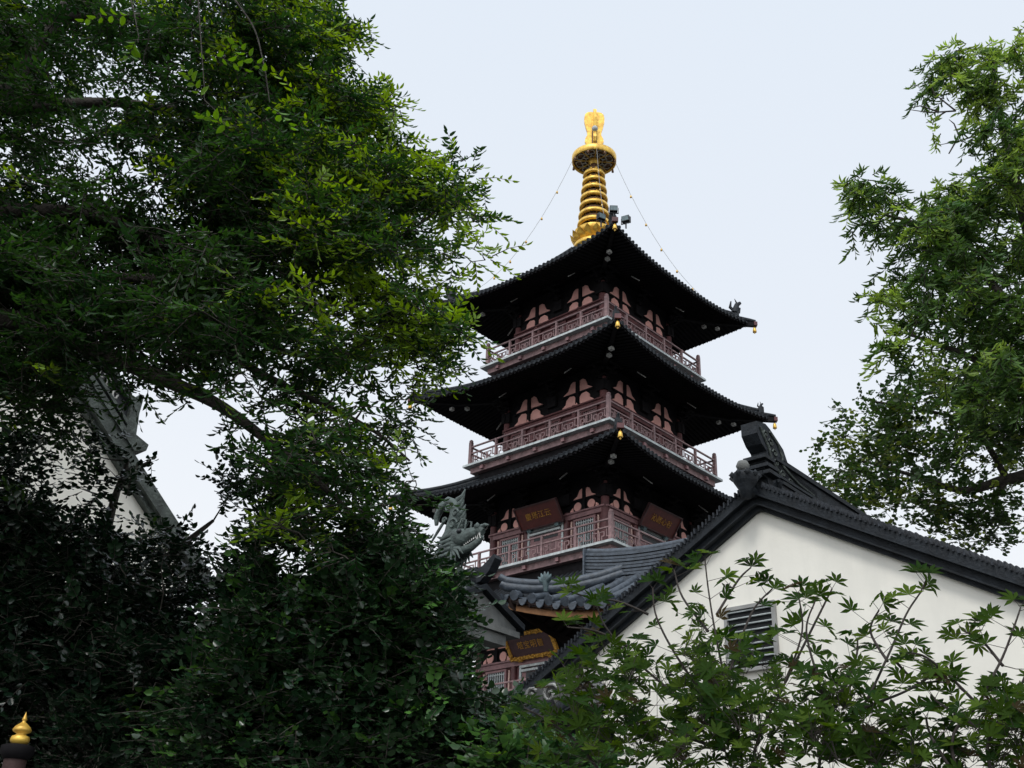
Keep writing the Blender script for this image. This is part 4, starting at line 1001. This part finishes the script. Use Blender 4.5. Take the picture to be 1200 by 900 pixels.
# nearer shoots with large young leaves, hanging from the same tree's outer limb
rng = np.random.default_rng(5)
t = empty('young_tree', (0, 0, 0), 0, 'slender young tree whose bright leafy shoots hang in front of the upper left crown', 'tree')
yr = at(-160, 900, 4.2); t.location = (yr[0], yr[1], 0); off = np.array([yr[0], yr[1], 0.])
yl = [[((yr[0], yr[1], -.1), .05), ((yr[0], yr[1], 1.8), .04), lp(-140, 400, 4.2, .03), lp(-110, 100, 4.2, .02), lp(-20, -60, 4.2, .014), lp(120, -60, 4.2, .010), lp(230, -40, 4.2, .006), lp(290, 20, 4.2, .004), lp(308, 70, 4.2, .003), lp(316, 120, 4.2, .002)],
      [lp(120, -60, 4.2, .006), lp(150, -10, 4.2, .004), lp(162, 40, 4.2, .002)], [lp(230, -40, 4.2, .005), lp(235, 40, 4.2, .003), lp(240, 110, 4.2, .002)]]
yc_ = [(at(x, y, 4.2), x, y) for x, y in ((310, 85), (314, 120), (240, 118), (236, 60), (162, 50), (156, 20), (270, 150))]
A = sprays(rng, yc_, .03, 1, 9, .060, .5, .20, .25, ((.10, .20, .02), (.07, .16, .02)), .0, (0, 0, 0), up=.5)
leaves_mesh('crown', A[0] - off, A[1], A[2], A[3], np.full(len(A[0]), .55), A[4], 'leaf', t)
ytw = MB()
for b0, d0, l0 in zip(A[5] - off, A[6], A[7]): ytw.tube([b0 + d0 * l0 * q + np.array([0, 0, -.25]) * l0 * q * q for q in (0, .5, 1)], [.002, .0015, .001], 4)
skeleton('trunk', yr, t, [[(Vector(p) - Vector(off), r) for p, r in lb] for lb in yl], [c[0] - off for c in yc_], .05, tip=.003, mb=ytw)

# T2, T3: dark evergreens over the lower left
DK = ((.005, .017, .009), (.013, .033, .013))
r2_ = at(120, 900, 9.5); r2_ = (r2_[0], r2_[1], 0)
t2_l = [[((r2_[0], r2_[1], -.1), .16), ((r2_[0], r2_[1], 1.8), .13), lp(115, 800, 9.5, .10), lp(112, 690, 9.5, .07), lp(130, 600, 9.5, .04), lp(150, 540, 9.5, .015)],
        [lp(115, 800, 9.5, .07), lp(30, 700, 9.3, .05), lp(-30, 600, 9.3, .02)], [lp(112, 740, 9.5, .06), lp(190, 660, 9.6, .04), lp(250, 610, 9.7, .015)], [lp(118, 830, 9.5, .06), lp(230, 760, 9.4, .04), lp(300, 700, 9.4, .02)]]
t2_e = [(110, 720, 190, 120, 9.4, 1.3), (-60, 700, 120, 160, 9.4, 1.2), (80, 600, 90, 50, 9.3, .9, .8), (20, 550, 60, 45, 9.3, .9, .6), (150, 590, 50, 40, 9.3, .8, .7), (110, 540, 40, 25, 9.3, .5, .5), (220, 640, 70, 60, 9.4, .9), (120, 840, 240, 90, 9.2, 1.3), (270, 590, 30, 35, 9.4, .6), (-60, 860, 120, 80, 9., 1.)]
t2_h = GAPS + [(232, 650, 20, 12, .8), (150, 590, 10, 18, .6), (190, 560, 20, 16, .8), (228, 720, 22, 9, .8), (160, 690, 14, 7, .7), (155, 655, 14, 7, .7), (90, 560, 20, 12, .8), (60, 560, 14, 16, .7), (40, 590, 16, 10, .8), (120, 575, 16, 12, .8), (130, 610, 12, 12, .7), (210, 600, 22, 20, .8), (250, 640, 14, 22, .8), (75, 520, 25, 16, .8), (110, 560, 150, 42, .6), (175, 530, 40, 34, .85), (200, 590, 60, 40, .6), (195, 700, 14, 8, .7), (22, 868, 58, 52, 1.), (22, 900, 50, 50, 1.)]
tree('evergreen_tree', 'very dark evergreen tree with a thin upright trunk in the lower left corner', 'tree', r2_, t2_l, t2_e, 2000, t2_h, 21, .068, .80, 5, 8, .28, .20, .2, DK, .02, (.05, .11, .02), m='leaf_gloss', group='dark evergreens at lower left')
r3_ = at(400, 900, 8.2); r3_ = (r3_[0], r3_[1], 0)
t3_l = [[((r3_[0], r3_[1], -.1), .15), ((r3_[0], r3_[1], 1.7), .12), lp(400, 840, 8.2, .08), lp(410, 760, 8.2, .05), lp(440, 680, 8.2, .02)],
        [lp(400, 860, 8.2, .06), lp(480, 800, 8.2, .04), lp(540, 760, 8.2, .015)], [lp(400, 850, 8.2, .06), lp(330, 760, 8.2, .04), lp(290, 690, 8.2, .015)], [lp(400, 880, 8.2, .05), lp(520, 860, 8.1, .03), lp(590, 850, 8.1, .012)]]
t3_e = [(380, 800, 130, 110, 8.2, 1.1), (470, 790, 70, 90, 8.1, .9), (400, 700, 90, 60, 8.2, 1.), (480, 700, 45, 45, 8.1, .7), (505, 740, 30, 50, 8.1, .6), (495, 650, 25, 22, 8.1, .4), (530, 665, 12, 8, 8., .3, 1.5), (330, 700, 60, 70, 8.3, .9), (530, 850, 60, 48, 8., .8), (500, 790, 28, 40, 8., .6), (450, 650, 45, 30, 8.2, .7), (580, 872, 30, 34, 7.9, .5), (300, 820, 80, 80, 8.3, 1.), (545, 880, 70, 30, 7.9, .6), (350, 860, 160, 60, 8., .9)]
t3_h = GAPS + [(548, 600, 70, 76, 1.), (535, 640, 62, 42, 1.), (580, 650, 30, 35, 1.), (345, 668, 20, 16, .9), (360, 655, 12, 12, .8), (540, 752, 16, 24, .9), (555, 800, 16, 18, .95)]
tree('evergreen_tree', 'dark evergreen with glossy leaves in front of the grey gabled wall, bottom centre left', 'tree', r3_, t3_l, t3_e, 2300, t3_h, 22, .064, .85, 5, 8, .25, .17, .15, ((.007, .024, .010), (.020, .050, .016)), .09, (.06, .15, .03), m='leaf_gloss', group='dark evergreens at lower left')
# dark tree added behind the lower left foliage to block light
r4_ = at(60, 900, 12.2); r4_ = (r4_[0], r4_[1], 0)
t4_l = [[((r4_[0], r4_[1], -.1), .18), ((r4_[0], r4_[1], 2.2), .14), lp(60, 790, 12.2, .10), lp(70, 700, 12.2, .05), lp(60, 640, 12.2, .02)], [lp(60, 800, 12.2, .07), lp(170, 750, 12.2, .04), lp(240, 740, 12.2, .02)]]
t4_e = [(40, 760, 170, 90, 12.3, .9), (180, 810, 120, 70, 12.3, .9), (60, 860, 200, 70, 12.2, .9), (-80, 740, 100, 120, 12.3, .9)]
tree('evergreen_tree', 'added light blocking evergreen standing furthest back behind the lower left foliage', 'tree', r4_, t4_l, t4_e, 620, GAPS, 23, .12, .8, 5, 8, .4, .3, .2, DK, .0, (.05, .1, .02), m='leaf_gloss', group='dark evergreens at lower left')

# T5: right, drooping long leaves; T6: right, small leaves, below
r5_ = at(1290, 900, 18.5); r5_ = (r5_[0], r5_[1], 0)
t5_l = [[((r5_[0], r5_[1], -.1), .42), ((r5_[0], r5_[1], 4), .36), lp(1270, 600, 18.5, .28), lp(1240, 400, 18.5, .2), lp(1200, 250, 18.5, .12), lp(1170, 130, 18.5, .05), lp(1165, 70, 18.5, .02)],
        [lp(1250, 450, 18.5, .12), lp(1160, 330, 18.5, .08), lp(1090, 270, 18.5, .05), lp(1030, 250, 18.5, .02)], [lp(1250, 480, 18.5, .12), lp(1140, 420, 18.5, .07), lp(1060, 390, 18.5, .02)]]
t5_e = [(1180, 90, 45, 42, 18.5, 1.2), (1150, 95, 38, 30, 18.5, 1.), (1128, 80, 22, 20, 18.5, .7), (1200, 150, 50, 60, 18.5, 1.3), (1150, 130, 28, 22, 18.5, .8), (1175, 200, 50, 50, 18.5, 1.2), (1130, 235, 45, 40, 18.5, 1.1), (1100, 250, 38, 24, 18.5, .8), (1060, 250, 22, 12, 18.5, .5, 3.), (1020, 240, 18, 18, 18.5, .5, 4.), (1100, 300, 50, 40, 18.5, 1.2), (1065, 345, 25, 40, 18.5, .7), (1058, 385, 22, 22, 18.5, .7), (1160, 310, 80, 80, 18.5, 1.4), (1130, 400, 75, 55, 18.5, 1.4), (1190, 420, 60, 60, 18.5, 1.4), (1270, 250, 70, 250, 18.5, 1.6)]
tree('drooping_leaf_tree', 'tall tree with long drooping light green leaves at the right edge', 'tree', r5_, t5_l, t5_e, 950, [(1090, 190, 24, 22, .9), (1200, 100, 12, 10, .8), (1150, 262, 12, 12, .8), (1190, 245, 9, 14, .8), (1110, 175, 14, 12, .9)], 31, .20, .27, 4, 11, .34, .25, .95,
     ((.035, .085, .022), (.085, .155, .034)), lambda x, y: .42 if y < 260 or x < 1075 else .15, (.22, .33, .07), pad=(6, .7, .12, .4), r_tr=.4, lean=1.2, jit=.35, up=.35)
mtw = MB()
for pts in (((1120, 130), (1095, 110), (1085, 85)), ((1120, 130), (1090, 132), (1062, 128)), ((1108, 131), (1090, 142), (1085, 144)), ((1140, 160), (1125, 165), (1100, 170)), ((1125, 162), (1118, 145), (1112, 140)), ((1120, 166), (1112, 180)), ((1100, 131), (1078, 124), (1066, 127))):
    mtw.tube([Vector(at(x, y, 18.3)) - Vector(r5_) for x, y in pts], [.02, .014, .006][:len(pts)], 5)
bt = mtw.build('bare_twig', 'bark', [o for o in bpy.data.objects if o.name.startswith('drooping_leaf_tree')][0])
r6_ = at(1330, 900, 22.5); r6_ = (r6_[0], r6_[1], 0)
t6_l = [[((r6_[0], r6_[1], -.1), .4), ((r6_[0], r6_[1], 4), .34), lp(1290, 640, 22.5, .25), lp(1240, 560, 22.5, .18), lp(1180, 562, 22.5, .12), lp(1130, 575, 22.5, .08), lp(1080, 560, 22.5, .05), lp(1010, 540, 22.5, .02)],
        [lp(1180, 562, 22.5, .08), lp(1140, 500, 22.5, .06), lp(1080, 480, 22.5, .03), lp(1020, 470, 22.5, .02)], [lp(1180, 562, 22.5, .08), lp(1150, 600, 22.5, .04), lp(1110, 600, 22.5, .02)]]
t6_e = [(1030, 475, 42, 24, 22.5, 1.2), (1100, 490, 75, 42, 22.5, 1.5, .9), (1020, 525, 60, 32, 22.5, 1.2), (985, 545, 34, 17, 22.5, .8), (1060, 565, 75, 25, 22.5, 1.3), (1150, 585, 75, 36, 22.5, 1.5), (1120, 605, 22, 16, 22.5, .8), (1190, 510, 60, 60, 22.5, 1.6), (1020, 575, 25, 14, 22.5, .8), (1100, 450, 80, 40, 22.5, 1.6), (1270, 540, 60, 110, 22.5, 1.8)]
tree('small_leaf_tree', 'airy small leaved tree with sky showing through, behind the white hall roof', 'tree', r6_, t6_l, t6_e, 470, [(1092, 508, 24, 14, .9), (1100, 475, 20, 12, .7), (1180, 480, 14, 12, .8), (1050, 540, 14, 7, .7), (1160, 540, 22, 10, .7), (1010, 500, 12, 8, .7)], 32, .125, .95, 5, 7, .5, .42, .15,
     ((.025, .058, .018), (.050, .092, .024)), .22, (.14, .19, .04), r_tr=.4, up=.3, pad=(6, .8, .12, .3))

# maples
def maple(label, root_px, D, shoots, nside, seed, cols, fill, nfill, size=.118):
    rng = np.random.default_rng(seed); rg = random.Random(seed)
    rt = at(root_px, 900, D); rt = np.array([rt[0], rt[1], 0.])
    t = empty('maple_tree', tuple(rt), 0, label, 'tree', 'young maples in front of the white hall')
    limbs = []; anchors = []
    hub = rt + np.array([0, 0, 1.55])
    P_, D_, N_, S_, Cc = [], [], [], [], []; tw = []
    def put(p, upd, sz):
        out_ = nrm((CAM - p)[None] + rng.normal(size=(1, 3)) * 1.6)[0]
        view = -nrm((p - CAM)[None])[0]
        nv = nrm((view * .62 + np.array([0, 0, .72]) + rng.normal(size=3) * .34)[None])[0]
        dd = upd + rng.normal(size=3) * .30
        dd = dd - nv * (dd @ nv)
        P_.append(p); D_.append(dd); N_.append(nv); S_.append(sz)
        c = np.array(cols[0]) + (np.array(cols[1]) - np.array(cols[0])) * rng.uniform(); 
        if rng.uniform() < .035: c = np.array((.040, .030, .012))
        elif rng.uniform() < .15: c = np.array((.065, .11, .014))
        Cc.append(c * rng.uniform(.8, 1.2))
    for sh in shoots:
        pts = [at(x, y, D + dz) for x, y, dz in sh]
        r0 = .012
        limbs.append(([(hub, .012)] if sh[0][1] >= 895 else []) + [(p, .0048 * (1 - .85 * i / len(pts)) + .0012) for i, p in enumerate(pts)])
        for i in range(len(pts) - 1):
            a, b_ = pts[i], pts[i + 1]; L_ = np.linalg.norm(b_ - a); n = max(2, int(L_ / .092))
            ax = (b_ - a) / L_
            for k in range(n):
                p = a + (b_ - a) * (k + .5) / n
                for s in (-1, 1):
                    if rng.uniform() < .30: continue
                    sd = np.array([s * _r2[0], s * _r2[1], 0]) + rng.normal(size=3) * .5 + ax * .5 + np.array([0, 0, .3]); sd /= np.linalg.norm(sd)
                    ln = rg.uniform(.03, .065 + .06 * nside * (1 - (i + k / n) / len(pts)))
                    q = p + sd * ln; tw.append((p, q, .0016))
                    put(q, sd * .55 + np.array([0, 0, .6]), size * rg.uniform(.40, .66))
                    if ln > .10:
                        q2 = p + sd * ln * .55 + np.array([0, 0, .03]); put(q2, -sd * .2 + np.array([0, 0, 1.]), size * rg.uniform(.34, .52))
        q = pts[-1]; 
        for s in (-1, 1): put(q + np.array([s * .02, 0, .03]), np.array([s * .35, 0, .9]), size * .55); tw.append((q, q + np.array([s * .02, 0, .03]), .0015))
    ce = sample(rng, fill, nfill)
    for p, x, y in ce:
        for j in range(4):
            q = p + rng.normal(size=3) * .05; put(q, np.array([rg.uniform(-.8, .8), rg.uniform(-.4, .4), .7]), size * rg.uniform(.34, .6)); 
            tw.append((p - np.array([0, 0, .05]), q, .0014))
    P_ = np.array(P_); leaves_mesh('crown', P_ - rt, np.array(D_), np.array(N_), np.array(S_), np.full(len(P_), 1.), np.array(Cc), 'leaf_maple', t, PALM, PF)
    limbs = [[(rt, .035), (hub, .03)]] + limbs
    m = MB()
    for a, b_, r in tw: m.tube([a - rt, b_ - rt], [r, r * .7], 3, cap=False)
    skeleton('trunk', rt, t, [[(Vector(p) - Vector(rt), r) for p, r in lb] for lb in limbs], [c[0] - rt for c in ce], .03, 'twig_red', .0018, .22, m)
    return t
MG = ((.012, .036, .006), (.036, .070, .007))
maple('maple with fine pointed leaves and upright shoots in front of the louvred window', 850, 4.6,
      [[(870, 900, 0), (850, 800, 0), (838, 740, .05), (830, 690, .1), (826, 655, .1)], [(850, 800, 0), (880, 720, .1), (905, 690, .1)], [(860, 860, 0), (800, 780, -.1), (770, 725, -.1), (765, 690, -.1)],
       [(830, 740, 0), (800, 700, .1), (790, 668, .15)], [(810, 830, 0), (740, 770, .1), (710, 735, .1), (700, 712, .1)], [(850, 880, 0), (740, 840, .2), (690, 810, .2), (660, 780, .2)],
       [(880, 900, 0), (920, 800, -.1), (940, 740, -.1), (935, 695, -.1)], [(920, 800, 0), (960, 720, 0), (975, 690, 0)], [(700, 900, .1), (650, 850, .1), (615, 830, .1)], [(840, 720, 0), (865, 680, .1), (880, 665, .1)], [(760, 720, .2), (725, 705, .2), (690, 700, .2), (665, 692, .2)],
       [(740, 760, .2), (700, 740, .2), (665, 735, .2)]],
      1.2, 41, MG, [(760, 830, 110, 60, 4.7, .4), (680, 860, 90, 40, 4.8, .4), (870, 810, 60, 50, 4.6, .4), (825, 760, 35, 35, 4.6, .3, .8), (880, 860, 100, 45, 4.5, .4), (720, 790, 50, 40, 4.8, .3), (930, 790, 24, 30, 4.5, .3, .5)], 185)
maple('maple with a tall arching reddish shoot near the middle of the white wall', 1010, 4.2,
      [[(960, 900, 0), (1010, 830, 0), (1040, 770, 0), (1062, 720, 0), (1078, 695, 0), (1085, 680, 0)], [(1010, 830, 0), (1050, 815, .1), (1085, 800, .1), (1110, 800, .1)], [(1040, 775, 0), (1020, 740, .1), (1030, 715, .1)], [(980, 870, 0), (960, 800, 0), (945, 740, 0), (955, 705, 0)],
       [(1000, 850, 0), (1040, 860, -.1), (1065, 850, -.1)], [(1045, 770, 0), (1075, 800, .2), (1090, 790, .2)], [(960, 860, 0), (1000, 780, .1), (1005, 750, .1)]],
      1.0, 42, MG, [(1000, 875, 80, 26, 4.2, .3), (975, 840, 40, 40, 4.2, .3), (1080, 880, 70, 22, 4.2, .3), (985, 800, 20, 40, 4.2, .25, .6)], 70)
maple('maple leaning in from the right edge of the picture in front of the white wall', 1230, 4.0,
      [[(1120, 900, 0), (1150, 820, 0), (1175, 770, 0), (1190, 730, 0), (1196, 712, 0)], [(1160, 900, 0), (1190, 820, .1), (1215, 760, .1), (1230, 720, .1)], [(1150, 830, 0), (1110, 790, 0), (1085, 770, 0), (1068, 765, 0)], [(1140, 850, 0), (1110, 830, 0), (1095, 820, 0)], [(1175, 780, 0), (1150, 750, .1), (1130, 740, .1)],
       [(1110, 895, 0), (1090, 860, .1), (1085, 840, .1)]],
      1.0, 43, MG, [(1150, 870, 70, 34, 4.0, .3), (1190, 840, 36, 40, 4.0, .3), (1250, 830, 50, 90, 4.0, .3)], 70)
# small shrub under the maples, bottom centre
r9 = at(640, 900, 7.); r9 = (r9[0], r9[1], 0)
tree('low_shrub', 'small leafy shrub below the garden wall coping at the bottom centre', 'shrub', r9, [[((r9[0], r9[1], 0), .04), ((r9[0], r9[1], 1.5), .03), lp(640, 890, 7., .01)]], [(640, 905, 70, 24, 7., .4), (600, 890, 30, 20, 7., .3)], 120, [], 51, .07, .9, 4, 7, .2, .14, .1, ((.02, .06, .02), (.05, .11, .03)), .1, (.08, .16, .03))
